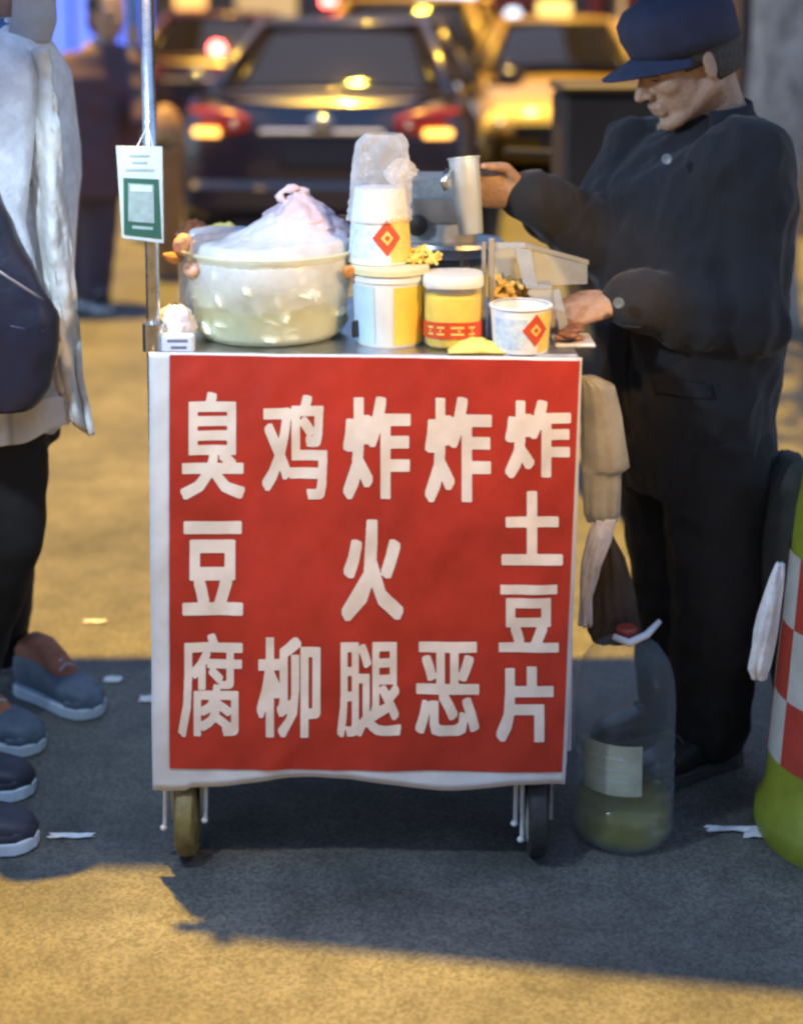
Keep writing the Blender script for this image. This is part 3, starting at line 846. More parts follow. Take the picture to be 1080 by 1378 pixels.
# film draped over the tub, rising to the knotted bag
def film(u, v):
    a = 2 * pi * u; r = v * (RT + .012)
    x, y = r * cos(a), r * sin(a)
    z = HT + .012 - max(0, (v - .86)) * .62 + .05 * math.exp(-((x - .03) ** 2 + y * y) / .006)
    z += .006 * noise.noise(V((x * 22, y * 22, 1))) + .004 * (1 - abs(noise.noise(V((x * 40, y * 40, 4))) * 2))
    if v > .86: z += -.045 * (v - .86) / .14 * (.5 + .5 * noise.noise(V((cos(a) * 3, sin(a) * 3, 2))))
    return bp_ + V((x, y, z))
m = MB(); m.sheet(64, 22, film); m.build('cover_film', M_FILM, tub, smooth='all', fix=False)

def bag(name, label, cat, c, rad, h, material, seed, profile, crump=.12, n=44, rings=26, lean=(0, 0), parent=None, flat=1.0, solid=0):
    """crumpled thin plastic bag: profile(t) gives the radius factor from the bottom (0) to the top (1)"""
    m = MB(); vs, fs = [], []
    for i in range(rings + 1):
        t = i / rings; r0 = rad * profile(t)
        for k in range(n):
            a = 2 * pi * k / n; d = V((cos(a), sin(a) * flat, 0))
            q = V((cos(a) * 2.2 + seed, sin(a) * 2.2, t * 3.2))
            f = 1 + crump * (1.2 * noise.noise(q) + .9 * (1 - abs(noise.noise(q * 2.1)) * 2.2) + .5 * noise.noise(q * 5))
            vs.append(V(c) + d * r0 * f + V((lean[0] * t * t, lean[1] * t * t, h * t + crump * .25 * rad * noise.noise(q * 1.7 + V((0, 0, 8))))))
    for i in range(rings):
        for k in range(n): fs.append((i * n + k, i * n + (k + 1) % n, (i + 1) * n + (k + 1) % n, (i + 1) * n + k))
    fs.append(tuple(range(n))[::-1])
    m.add(vs, fs)
    o = m.build(name, material, parent, smooth='all', solid=solid)
    if label: tag(o, label, cat)
    return o
# knotted pinkish bag on the film
pk = at(400, 340, 2.93)
kb = thing('knotted_bag', 'knotted pinkish plastic bag of fried food lying on the tub film', 'bag', V((pk.x, 2.93, bp_.z + HT + .03)))
bag('bag_body', None, None, (pk.x + .008, 2.93, bp_.z + HT + .010), .104, .092, M_PINKBAG, 3.3, lambda t: max(.14, 1.0 - .95 * t ** .85 + .10 * sin(pi * t)), .13, parent=kb, lean=(-.006, 0), n=56, rings=34)
for k, (dx, rz, w) in enumerate(((-.006, .35, .024),)):
    m = MB(); cc = V((pk.x + dx, 2.925, bp_.z + HT + .092)); tw = Matrix.Rotation(rz, 3, 'Z')
    m.tube([cc + tw @ V((w * cos(q * pi / 8) * 1.1, .004 * sin(q), w * .62 * sin(q * pi / 8) - .002 * q % 3 * .001)) for q in range(17)], [.007 + .003 * sin(q * 1.7) for q in range(17)], 8)
    m.build('tied_handle', M_PINKBAG, kb, smooth='all')
M_FRY = mat('fried_batter', (.50, .19, .045), .55, var=.3, vscale=40, bump=.5, bscale=90, col2=(.62, .33, .10))
M_FRYD = mat('dark_fried', (.22, .08, .025), .6, var=.4, vscale=40, bump=.5, bscale=90)
M_SHRIMP = mat('pale_orange_meat', (.72, .36, .20), .5, var=.2, vscale=40, bump=.3, bscale=90, col2=(.78, .55, .42))
def nugget(name, label, cat, p, r, mt, seed, group=None):
    m = MB(); m.ell((0, 0, 0), r, Matrix.Rotation(seed, 3, V((.3, .5, .8)).normalized()), 18, 12)
    m.v = [p + v * (1 + .28 * noise.noise(v * 38 + V((seed * 3, 0, 0))) + .12 * noise.noise(v * 110)) for v in m.v]
    return tag(m.build(name, mt, smooth='all'), label, cat, group)
for k, (px, py, Y, r, mt, lab) in enumerate([
    (446, 322, 2.95, (.024, .02, .030), M_FRY, 'brown fried chicken piece standing right of the pinkish bag'),
    (458, 300, 3.0, (.018, .018, .024), M_FRYD, 'dark fried piece tucked behind the paper tub sleeve'),
    (462, 334, 2.94, (.015, .014, .012), M_FRYD, 'small dark fried crumb against the foot of the paper tub'),
    (246, 328, 2.86, (.022, .016, .018), M_SHRIMP, 'pale orange fried piece highest on the left rim of the tub'),
    (234, 347, 2.85, (.024, .012, .010), M_FRY, 'curled orange fried piece sticking out left of the tub rim'),
    (258, 362, 2.80, (.018, .012, .014), M_SHRIMP, 'orange fried piece hanging low on the left of the tub film'),
    (470, 367, 2.80, (.014, .012, .008), M_FRY, 'little brown fried piece on the right rim of the tub')]):
    nugget('fried_piece', lab, 'fried food', at(px, py, Y), r, mt, k * 1.7 + .4)

# yellow tray and white lid at the back left
M_TRAYY = mat('yellow_paste', (.78, .66, .16), .5, var=.12, vscale=30, bump=.4, bscale=50)
p = onT(292, 300, 3.2)
tray = thing('food_tray', 'white oblong tray of yellow and dark food at the back left', 'tray', p + V((0, 0, .105)))
m = MB(); m.loft([(p + V((0, 0, .105)), .060, .05), (p + V((0, 0, .11)), .068, .055), (p + V((0, 0, .15)), .084, .062), (p + V((0, 0, .153)), .082, .06), (p + V((0, 0, .14)), .07, .05)], n=32, sq=4); m.build('dish', M_GREY_WHITE, tray, smooth=True)
m = MB(); m.sheet(30, 16, lambda u, v: p + V(((u - .4) * .125, (v - .5) * .1, .146 + .020 * max(0, sin(pi * u)) * sin(pi * v) * (1 + .5 * noise.noise(V((u * 9, v * 7, 3)))))))
tag(m.build('yellow_noodles', M_TRAYY, smooth='all', solid=.004), 'heap of yellow shredded food in the back left tray', 'food')
m = MB(); m.sheet(16, 12, lambda u, v: p + V(((u - 1.15) * .07, (v - .5) * .09, .150 + .024 * sin(pi * u) * sin(pi * v) * (1 + .5 * noise.noise(V((u * 7, v * 7, 5)))))))
tag(m.build('dark_pickle', M_FRYD, smooth='all', solid=.004), 'dark brown heap at the left end of the back tray', 'food')
m = MB(); m.lathe([(.10, 0), (.102, .10), (.098, .103), (.0, .103)], p + V((.02, 0, 0)), 30, cap1=False); tag(m.build('steel_pot', M_BRUSHED, smooth=True), 'steel pot carrying the oblong food tray at the back left', 'pot')
p = at(300, 318, 3.02)
m = MB(); m.loft([(p, .062, .05), (p + V((0, 0, .004)), .066, .054), (p + V((0, 0, .012)), .064, .052), (p + V((0, 0, .015)), .05, .04)], n=30, sq=3.5)
lidz = tag(m.build('container_lid', M_PLASTIC_WHITE, smooth=True), 'white plastic lid lying behind the left of the potato tub', 'lid')
m = MB(); pb = onT(300, 318, 3.02); m.box(pb + V((0, 0, (p.z - TOP) / 2)), (.11, .08, p.z - TOP), bev=.006); tag(m.build('lidded_box', M_TUB), 'clear lidded box under the white plastic lid', 'box')
# small white bag left of the tub
p = onT(240, 466, 2.78)
wb = bag('plastic_bag', 'small crumpled white bag between the silver pole and the tub', 'bag', p + V((-.004, 0, .002)), .03, .078, mat('white_film', (.74, .74, .82), .35, var=.1, vscale=20, alpha=.85, bump=.5, bscale=40), 1.9,
        lambda t: (.95 - .25 * t + .2 * sin(pi * t)) * (1 if t < .86 else 1 - (t - .86) * 4), .22, n=36, rings=20)
for k, (y, w) in enumerate(((437, 26), (449, 32))):
    pass
m = MB(); m.box(onT(240, 470, 2.735) + V((.0, 0, .018)), (.058, .02, .034), bev=.004)
pkx = m.build('paper_packet', mat('packet_white', (.66, .68, .74), .5, var=.1, vscale=40)); tag(pkx, 'white printed packet at the left front corner of the table', 'packet')
pk0 = onT(240, 470, 2.735)
for k in range(2):
    m = MB(); m.box(pk0 + V((.002 * k, -.0106, .024 - .012 * k)), (.036 - .008 * k, .0012, .0045)); o = m.build('print_line', mat('print_grey', (.16, .17, .24), .5)); o.parent = pkx

# bucket with paper tub sleeve on its lid
M_BUCKET = mat('bucket_plastic', (.76, .76, .72), .3, var=.03, vscale=10)
p = onT(524, 476, 2.83); k_ = sc_at(2.83)
bu = thing('plastic_bucket', 'white bucket with a lid right of the potato tub', 'bucket', p)
m = MB(); m.lathe([(.001, 0), (43 * k_, 0), (45 * k_, .004), (49 * k_, .118), (51 * k_, .119), (51 * k_, .128), (49.5 * k_, .129), (49.5 * k_, .136)], p, 40, cap0=False); m.build('body', M_BUCKET, bu, smooth=True)
def wrap(name, c, r, a0, a1, z0, z1, mt, parent):
    m = MB(); m.sheet(20, 4, lambda u, v: c + V(((r + (49 - 45) * k_ / .118 * (z0 + (z1 - z0) * v)) * cos(a0 + (a1 - a0) * u), (r + (49 - 45) * k_ / .118 * (z0 + (z1 - z0) * v)) * sin(a0 + (a1 - a0) * u), z0 + (z1 - z0) * v)))
    return m.build(name, mt, parent, smooth='all', fix=False)
M_WARMSIDE = mat('warm_side_tint', (.80, .56, .08), .4, var=.06, vscale=20)
M_COOLSIDE = mat('cool_side_tint', (.48, .66, .80), .4, var=.06, vscale=20)
wrap('warm_lit_side', p, 45 * k_ + .0012, -pi / 2 + .12, pi * .25, .006, .112, M_WARMSIDE, bu)  # warm light from the right, painted onto the white bucket
wrap('cool_lit_side', p, 45 * k_ + .0012, -pi * 1.05, -pi / 2 - .42, .006, .112, M_COOLSIDE, bu)  # cool light from the left, painted onto the white bucket
M_LIDY = mat('cream_lid', (.72, .66, .40), .4, var=.08, vscale=20)
m = MB(); m.lathe([(52 * k_, .131), (53.5 * k_, .133), (53.5 * k_, .143), (51 * k_, .146), (.001, .147)], p, 40, cap0=False, cap1=False); m.build('lid', M_LIDY, bu, smooth=True)
m = MB(); m.box(p + V((-44 * k_, -.030, .03)), (.008, .02, .032), Matrix.Rotation(-.9, 3, 'Z'), bev=.003); m.build('handle_lug', M_BLACK, bu)
lid_z = TOP + .147

M_PAPER = mat('paper_cup', (.78, .79, .79), .45, var=.03, vscale=30)
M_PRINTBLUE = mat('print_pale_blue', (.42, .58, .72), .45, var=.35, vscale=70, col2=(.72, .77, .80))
M_DIAM = mat('print_red', (.55, .07, .03), .45, var=.1)
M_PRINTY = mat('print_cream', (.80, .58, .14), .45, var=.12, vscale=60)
def paper_tub(t, c, r0, r1, h, facing=-pi / 2 + .25, dsc=1.0, rim=True):
    """round paper tub with a printed band: r0 bottom, r1 top radius"""
    n = 48; m = MB()
    m.lathe([(.001, .004), (r0 - .003, .004), (r0, 0), (r1, h), (r1 - .003, h), (r0 - .003, .008), (.001, .009)], c, n, cap0=False, cap1=False); m.build('wall', M_PAPER, t, smooth=True)
    if rim:
        m = MB()
        big, zz = (r1, h) if r1 >= r0 else (r0, 0)
        m.lathe([(big - .002, zz - .002), (big + .0025, zz - .001), (big + .003, zz + .002), (big, zz + .004), (big - .003, zz + .002)], c, n, cap0=False, cap1=False); m.build('rim', M_PAPER, t, smooth='all')
    def patch(name, a0, a1, z0, z1, mt, lift, parent=t, diamond=False):
        m = MB()
        def fn(u, v):
            if diamond: uu, vv = (u - .5) + (v - .5), (v - .5) - (u - .5); a = facing + uu * (a1 - a0) / 2; z = (z0 + z1) / 2 + vv * (z1 - z0) / 2
            else: a = a0 + (a1 - a0) * u; z = z0 + (z1 - z0) * v
            r = r0 + (r1 - r0) * z / h + lift
            return c + V((r * cos(a), r * sin(a), z))
        m.sheet(14, 8, fn); return m.build(name, mt, parent, smooth='all', fix=False)
    patch('lit_print_panel', facing - 1.55, facing - .30, h * .12, h * .80, M_PRINTBLUE, .0006)
    patch('lit_print_panel', facing + .12, facing + 1.75, h * .04, h * .93, M_PRINTY, .0006)  # yellow print, enlarged to carry the warm light from the right
    patch('diamond_emblem', facing - .48, facing + .48, h * .18, h * .92, M_DIAM, .0013, diamond=True)
    patch('emblem_centre', facing - .2, facing + .2, h * .40, h * .70, M_PRINTY, .0019, diamond=True)
    patch('emblem_mark', facing - .10, facing + .10, h * .48, h * .62, M_DIAM, .0025, diamond=True)

c = at(511, 360, 2.85); c = V((c.x, 2.85, lid_z + .001)); k_ = sc_at(2.85, 1.15)
st_ = thing('paper_tub_stack', 'stack of printed paper tubs in a clear sleeve standing on the bucket', 'tubs', c)
paper_tub(st_, c, 43 * k_, 38 * k_, 66 * k_, rim=False)
for q in range(1, 6):
    m = MB(); z0 = (66 + (q - 1) * 7) * k_; r = (38.5 - q * .8) * k_
    m.lathe([(r - .003, z0 - .004), (r, z0 - .002), (r, z0 + 5 * k_), (r - .004, z0 + 5.5 * k_)], c, 32, cap0=False, cap1=(q == 5)); m.build('nested_tub', M_PAPER, st_, smooth=True)
bag('clear_sleeve', None, None, c + V((0, 0, 56 * k_)), 42 * k_, 116 * k_, M_BAG, 5.2, lambda t: (1.0 - .22 * t) * (1 if t < .9 else 1 - (t - .9) * 2.6), .085, parent=st_, lean=(.006, 0), n=56, rings=34)
bag('sleeve_twist', None, None, c + V((.036, -.012, 100 * k_)), .020, .055, M_BAG, 2.2, lambda t: .35 + .8 * sin(pi * t), .34, parent=st_, lean=(.008, 0), n=30, rings=14)

# yellow heap on the bucket lid / jar
M_FRIES = mat('yellow_fries', (.78, .58, .12), .5, var=.15, vscale=40)
m = MB(); random.seed(11)
for k in range(46):
    a = random.uniform(0, 2 * pi); rr = .034 * random.random() ** .6
    pp = at(563, 366, 2.84); pp = V((pp.x, 2.84, lid_z + .004)) + V((rr * cos(a), rr * sin(a) * .7, random.uniform(0, .026) * (1 - rr / .05)))
    R = Matrix.Rotation(random.uniform(0, pi), 3, V((random.gauss(0, .4), random.gauss(0, .4), 1)).normalized())
    m.box(pp, (.030, .006, .006), R, bev=.0015)
tag(m.build('fries', M_FRIES), 'little heap of yellow fries on the edge of the bucket lid', 'fries', kind='stuff')

# jar with red label
p = onT(609, 476, 2.80); k_ = sc_at(2.80); w = 40 * k_
jar = thing('plastic_jar', 'squat clear jar of yellow oil with a red label', 'jar', p)
M_JAR = mat('jar_plastic', (.80, .80, .70), .12, var=0, alpha=.12)
M_OIL = mat('yellow_oil', (.80, .54, .02), .25, var=.1, vscale=20, bump=.2, bscale=30)
m = MB(); m.loft([(p + V((0, 0, z)), a, a) for z, a in ((0, w * .88), (.006, w * .97), (.05, w), (.105, w), (.118, w * .96), (.124, w * .9))], n=36, sq=2.8); m.build('wall', M_JAR, jar, smooth='all')
m = MB(); m.loft([(p + V((0, 0, z)), a, a) for z, a in ((.004, w * .86), (.008, w * .93), (.05, w * .955), (.094, w * .955), (.096, w * .95))], n=36, sq=2.8); tag(m.build('oil', M_OIL, jar, smooth='all'))
def sup(a, w, sq): 
    ct, st2 = cos(a), sin(a)
    return V((math.copysign(abs(ct) ** (2 / sq), ct) * w, math.copysign(abs(st2) ** (2 / sq), st2) * w, 0))
m = MB(); m.sheet(48, 3, lambda u, v: p + sup(pi + pi * u, w * 1.006, 2.8) + V((0, 0, .022 + .030 * v))); lb_ = m.build('label', mat('label_red', (.55, .06, .015), .45, var=.15, vscale=40), jar, smooth='all', fix=False)
for k in range(4):                                      # blurred yellow marks on the label
    a = -pi / 2 + (-.75 + k * .42)
    for q in range(3):
        m = MB(); m.sheet(3, 2, lambda u, v: p + sup(a + (u - .5) * (.26 if q != 1 else .06), w * 1.014, 2.8) + V((0, 0, .029 + q * .006 + .0035 * v))); m.build('label_mark', M_PRINTY, lb_, fix=False)
m = MB(); m.loft([(p + V((0, 0, z)), a, a) for z, a in ((.112, w * 1.0), (.114, w * 1.03), (.130, w * 1.03), (.134, w * .98), (.135, w * .5))], n=36, sq=2.8); m.build('lid', mat('jar_lid', (.78, .76, .68), .35, var=.04), jar, smooth=True)

# small printed paper tub
p = onT(700, 479, 2.765); k_ = sc_at(2.765)
pt = thing('paper_tub', 'single printed paper tub at the right front of the table', 'tub', p)
paper_tub(pt, p, 37 * k_, 41 * k_, 60 * k_, facing=-pi / 2 + .45)

# yellow spill / noodles at the foot of the jar
p = onT(640, 470, 2.745)
m = MB(); m.sheet(18, 10, lambda u, v: p + V(((u - .5) * .10, (v - .5) * .05, .002 + .022 * sin(pi * u) * sin(pi * v) * (1 + .4 * noise.noise(V((u * 6, v * 6, 1)))))))
tag(m.build('noodle_heap', M_TRAYY, smooth='all', solid=.003), 'low yellow heap at the foot of the red labelled jar', 'food')

# steel fryer box at the back, standing on legs
Yf = 3.12
f0, f1 = at(548, 300, Yf), at(640, 300, Yf)
ftop, fbot = at(590, 240, Yf).z, at(590, 334, Yf).z
fc = V(((f0.x + f1.x) / 2, Yf + .07, (ftop + fbot) / 2))
fry = thing('fryer', 'grey steel fryer box on a stand behind the bucket', 'fryer', V((fc.x, fc.y, TOP)))
m = MB(); m.box(fc, (f1.x - f0.x, .14, ftop - fbot), bev=.006); m.build('box', M_DIRTY_STEEL, fry)
m = MB(); zf = at(590, 266, Yf).z; m.box((fc.x - .004, Yf - .004, (zf + at(590, 300, Yf).z) / 2), (f1.x - f0.x - .03, .006, zf - at(590, 300, Yf).z), bev=.002); m.build('front_plate', M_BRUSHED, fry)
m = MB(); m.loft([(V((fc.x + .02, fc.y - .03, fbot + .012)), .105, .09), (V((fc.x + .02, fc.y - .03, fbot + .004)), .108, .092), (V((fc.x + .02, fc.y - .03, fbot - .018)), .085, .07), (V((fc.x + .02, fc.y - .03, fbot - .024)), .05, .04)], n=36, sq=2.4); m.build('pan', M_BRUSHED, fry, smooth=True)
for sx in (-1, 1):
    for sy in (-1, 1):
        m = MB(); m.tube([(fc.x + sx * .05, fc.y + sy * .05, TOP), (fc.x + sx * .05, fc.y + sy * .05, fbot - .018)], .007, 8); m.build('leg', M_DIRTY_STEEL, fry)
m = MB(); m.lathe([(.02, 0), (.022, .02), (.008, .024)], (fc.x - .05, Yf - .003, fbot + .05), 14, Matrix.Rotation(pi / 2, 3, 'X')); m.build('knob', M_BLACK, fry, smooth=True)

# acrylic case with a steel post
M_ACR = mat('acrylic', (.62, .68, .72), .1, var=0, alpha=.24)
M_ACRE = mat('acrylic_edge', (.42, .46, .50), .25, var=.1, alpha=.8)
Ya = 2.86
pt0, pt1 = at(659, 320, Ya), at(659, 470, Ya)
case = thing('acrylic_case', 'clear acrylic food case with steel post right of the jar', 'case', V((pt0.x, Ya, TOP)))
m = MB(); m.box((pt0.x + .003, Ya, (pt0.z + TOP) / 2), (.011, .011, pt0.z - TOP), bev=.002); m.build('post', mat('cream_metal', (.50, .45, .36), .35, metal=.5, var=.1), case)
m = MB(); m.box((pt0.x - .011, Ya + .006, (pt0.z + TOP) / 2 - .004), (.008, .008, pt0.z - TOP - .008), bev=.001); m.build('post', M_DIRTY_STEEL, case)
def strip(pts, Y0, Y1, name, mt, th):
    q = [at(x, y, Y0 + (Y1 - Y0) * t) for x, y, t in pts]
    m = MB(); m.prism(q, (0, th, 0)); return m.build(name, mt, case)
strip([(664, 326, 0), (706, 326, 0), (792, 350, 1), (792, 356, 1), (706, 333, 0), (664, 334, 0)], Ya, Ya + .12, 'top_rail', M_ACRE, .006)
strip([(692, 332, 0), (714, 336, 0), (724, 388, .2), (704, 384, .2)], Ya, Ya + .03, 'upright', M_ACRE, .004)
strip([(706, 382, 0), (742, 384, 0), (742, 389, 0), (708, 388, 0)], Ya, Ya, 'shelf_edge', M_ACRE, .05)
strip([(716, 338, 0), (790, 356, .6), (790, 382, .6), (724, 384, 0)], Ya + .02, Ya + .08, 'side_pane', M_ACR, .003)
strip([(710, 390, 0), (742, 390, 0), (752, 440, 0), (722, 440, 0)], Ya - .02, Ya - .02, 'front_pane', M_ACR, .003)
strip([(744, 392, 0), (752, 388, 0), (764, 436, 0), (784, 440, 0), (784, 444, 0), (752, 444, 0)], Ya - .03, Ya - .03, 'sneeze_guard', M_ACRE, .006)
strip([(664, 334, 0), (692, 334, 0), (704, 440, 0), (664, 440, 0)], Ya + .06, Ya + .06, 'back_pane', M_ACR, .003)
random.seed(5); m = MB()
for k in range(34):
    pp = onT(687, 440, 2.90) + V((random.uniform(-.028, .03), random.uniform(-.03, .03), .07 + random.uniform(0, .034)))
    m.box(pp, (.034, .009, .009), Matrix.Rotation(random.uniform(0, pi), 3, V((random.gauss(0, .5), random.gauss(0, .5), 1)).normalized()), bev=.002)
tag(m.build('dough_sticks', mat('dough', (.72, .48, .12), .5, var=.15, vscale=40)), 'heap of yellow dough sticks inside the acrylic case', 'food', kind='stuff')
p = onT(688, 440, 2.90)
m = MB(); m.loft([(p, .034, .036), (p + V((0, 0, .005)), .038, .04), (p + V((0, 0, .066)), .044, .044), (p + V((0, 0, .068)), .042, .042), (p + V((0, 0, .06)), .038, .038)], n=26, sq=4); tag(m.build('food_box', mat('brown_box', (.26, .17, .10), .5, var=.3), smooth=True), 'brown box under the yellow dough sticks in the case', 'box')
# brown tray at the right corner
p = onT(770, 474, 2.82)
tr_ = thing('meat_tray', 'shallow tray of brown sliced meat at the right corner', 'tray', p)
m = MB(); m.box(p + V((0, 0, .004)), (.074, .10, .008), bev=.003); m.build('dish', M_GREY_WHITE, tr_)
for k in range(7):
    m = MB(); m.ell(p + V((random.uniform(-.022, .022), random.uniform(-.04, .04), .014 + .003 * k)), (.022, .015, .006), Matrix.Rotation(k * .8, 3, 'Z'), 12, 7); m.build('meat_slice', mat('brown_meat', (.26, .12, .07), .5, var=.3, vscale=40), tr_, smooth='all')

# ------------------------------------------------------------------ bags and bottle at the right side of the cart
M_BEIGE = mat('beige_film', (.38, .35, .28), .5, var=.2, vscale=9, bump=.45, bscale=14, alpha=.93)
def hang(name, label, cat, outline, Y, depth, material, seed, amp=.010):
    """a limp hanging bag: outline given as (py, px_left, px_right) rows"""
    m = MB(); n = 40; R = len(outline); rows = 36; vs, fs = [], []
    for i in range(rows + 1):
        t = i / rows * (R - 1); a = min(int(t), R - 2); f = t - a
        y, l, r = [outline[a][j] + (outline[a + 1][j] - outline[a][j]) * f for j in range(3)]
        P, Q = at(l, y, Y), at(r, y, Y); c = (P + Q) / 2; hw = (Q.x - P.x) / 2; dd = depth * (.35 + .65 * sin(pi * min(1, max(0, i / rows)) ** .8))
        for k in range(n):
            g_ = 2 * pi * k / n; q = V((cos(g_) * 2.5 + seed, i / rows * 3, sin(g_) * 2.5))
            e = 1 + .0 ; w = amp * (noise.noise(q) + .8 * (1 - 2 * abs(noise.noise(q * V((2.2, .5, 2.2)) if False else V((q.x * 2.2, q.y * .6, q.z * 2.2))))))
            vs.append(V((c.x + cos(g_) * (hw + w * .5), Y + sin(g_) * (dd + w), c.z)))
    for i in range(rows):
        for k in range(n): fs.append((i * n + k, i * n + (k + 1) % n, (i + 1) * n + (k + 1) % n, (i + 1) * n + k))
    fs += [tuple(range(n))[::-1], tuple(rows * n + k for k in range(n))]
    m.add(vs, fs); return tag(m.build(name, material, smooth='all'), label, cat)
hang('plastic_bag', 'limp beige bag hanging at the right side of the cart', 'bag', [(506, 780, 800), (518, 781, 826), (560, 783, 836), (628, 784, 846), (636, 784, 834), (690, 786, 832), (702, 790, 828)], 2.84, .03, M_BEIGE, 2.0, .006)
hang('plastic_bag', 'crumpled white bag below the beige bag', 'bag', [(698, 800, 826), (724, 792, 822), (760, 784, 806), (800, 782, 796), (842, 780, 794)], 2.83, .018, mat('white_bag_film', (.60, .58, .60), .4, var=.2, vscale=20, alpha=.85, bump=.6, bscale=30), 6.0, .008)
hang('cloth_bag', 'dark brown cloth bag hanging above the water bottle', 'bag', [(722, 812, 822), (750, 803, 838), (800, 796, 852), (850, 792, 862), (864, 800, 856)], 2.88, .03, mat('brown_cloth', (.055, .038, .026), .9, var=.25, vscale=14, bump=.3, bscale=200), 9.0)

p = gnd(838, 1122); k_ = (p.y * cos(TILT) + (CAM_H - .2) * sin(TILT)) / F_PX
jug = thing('water_jug', 'large clear plastic jug with yellow oil standing beside the cart', 'jug', p)
R_ = 67 * k_
prof = [(.01, .004), (R_ * .82, .004), (R_ * .95, .012), (R_, .03)]
z = .03
for q in range(5):
    prof += [(R_ * 1.0, z + .012), (R_ * .945, z + .018), (R_ * .945, z + .022), (R_, z + .03)]; z += .034
prof += [(R_ * 1.0, .215), (R_ * 1.0, .275), (R_ * .965, .315), (R_ * .86, .350), (R_ * .66, .376), (R_ * .40, .390), (R_ * .22, .394), (R_ * .2, .402)]
m = MB(); m.lathe(prof, p, 40); m.build('bottle', M_JUG, jug, smooth='all')
m = MB(); m.lathe([(.01, .008), (R_ * .8, .008), (R_ * .93, .016), (R_ * .95, .034), (R_ * .93, .085), (.01, .086)], p, 36, cap0=False, cap1=False); m.build('oil', mat('jug_oil', (.34, .30, .04), .12, var=.25, vscale=14, alpha=.38), jug, smooth='all')
m = MB(); m.lathe([(R_ * .21, .396), (R_ * .22, .398), (R_ * .22, .412), (R_ * .18, .416)], p, 24); m.build('cap', M_REDPAINT, jug, smooth=True)
hp = p + V((0, 0, .392))
m = MB(); m.tube([hp + V((-.028, -.02, .012)), hp + V((0, -.034, .005)), hp + V((.035, -.02, .016)), hp + V((.062, 0, .034))], [.006, .008, .007, .005], 10); m.build('handle', M_PLASTIC_WHITE, jug, smooth='all')
def jl(u, v):
    a = -pi / 2 - 1.05 + u * 1.25; return p + V(((R_ * 1.012) * cos(a), (R_ * 1.012) * sin(a), .125 + .098 * v))
m = MB(); m.sheet(16, 6, jl); lbj = m.build('label', mat('jug_label', (.30, .33, .25), .5, var=.2, vscale=12), jug, smooth='all', fix=False)
for k in range(3):
    m = MB(); m.sheet(8, 1, lambda u, v: p + V((R_ * 1.02 * cos(-pi / 2 - .85 + u * .8), R_ * 1.02 * sin(-pi / 2 - .85 + u * .8), .15 + k * .022 + v * .006))); m.build('label_line', M_CARDGREY, lbj, fix=False)

# ------------------------------------------------------------------ traffic drum at the right edge
p = gnd(1150, 1120)
dr = thing('traffic_drum', 'yellow green traffic drum with red and white checks at the right edge', 'drum', p)
M_LIME = mat('lime_plastic', (.20, .23, .018), .5, var=.2, vscale=8)
M_CHKR = mat('reflective_red', (.34, .04, .025), .4, var=.12, vscale=12)
M_CHKW = mat('reflective_white', (.42, .40, .36), .4, var=.12, vscale=12)
k_ = (p.y * cos(TILT) + (CAM_H - .3) * sin(TILT)) / F_PX
zs = lambda py: at(1060, py, p.y - .05).z
def rad(z): return .178 - .055 * (z / .72)
m = MB(); zt_ = zs(602)
m.lathe([(.01, 0), (.185, 0), (.192, .02), (.190, .05), (rad(.08) + .002, .08)] + [(rad(.08 + q * .05), .08 + q * .05) for q in range(1, 12)] + [(rad(zt_) - .01, zt_ - .01), (rad(zt_) - .03, zt_), (.01, zt_)], p, 44, cap0=False, cap1=False)
m.build('body', M_LIME, dr, smooth=True)
zr = [zs(1030), zs(945), zs(850), zs(755)]
for q in range(3):
    for k in range(14):
        a0 = 2 * pi * k / 14 + 1.2; a1 = a0 + 2 * pi / 14
        m = MB(); m.sheet(4, 2, lambda u, v: p + V((cos(a0 + (a1 - a0) * u) * (rad(zr[q] + (zr[q + 1] - zr[q]) * v) + .003), sin(a0 + (a1 - a0) * u) * (rad(zr[q] + (zr[q + 1] - zr[q]) * v) + .003), zr[q] + (zr[q + 1] - zr[q]) * v)))
        m.build('check_patch', M_CHKR if (k + q) % 2 else M_CHKW, dr, smooth='all', fix=False)
bp2 = V((p.x - .085, p.y - .02, zt_ + .001))
bo_ = thing('drink_bottle', 'clear drink bottle standing on top of the traffic drum', 'bottle', bp2)
m = MB(); m.lathe([(.005, .002), (.026, .002), (.03, .01), (.03, .09), (.028, .10), (.03, .11), (.03, .13), (.018, .155), (.012, .165), (.012, .18)], bp2, 24); m.build('bottle', M_CLEAR, bo_, smooth='all')
m = MB(); m.lathe([(.005, .004), (.026, .005), (.027, .03), (.005, .031)], bp2, 24); m.build('drink', mat('yellow_drink', (.55, .45, .08), .2, var=.1, alpha=.85), bo_, smooth='all')
m = MB(); m.lathe([(.0305, .055), (.0305, .09)], bp2, 24, cap0=False, cap1=False); m.build('label', M_CARD, bo_, smooth='all')
m = MB(); m.lathe([(.014, .178), (.0145, .196), (.012, .198)], bp2, 18); m.build('cap', M_PLASTIC_WHITE, bo_, smooth=True)
hang('plastic_bag', 'white twisted bag hanging on the left of the traffic drum', 'bag', [(758, 1044, 1054), (790, 1032, 1052), (850, 1016, 1044), (900, 1008, 1034), (914, 1012, 1030)], p.y - .19, .014, mat('white_bag2', (.56, .54, .54), .4, var=.2, vscale=20, bump=.6, bscale=30), 4.0, .006)
hang('fabric_sack', 'grey green fabric sack leaning behind the traffic drum', 'sack', [(612, 1052, 1074), (640, 1026, 1086), (700, 1014, 1096), (780, 1008, 1100), (850, 1030, 1100), (1040, 1060, 1110)], 3.05, .09, mat('grey_green_fabric', (.045, .046, .036), .85, var=.25, vscale=8, bump=.3, bscale=150), 3.0)

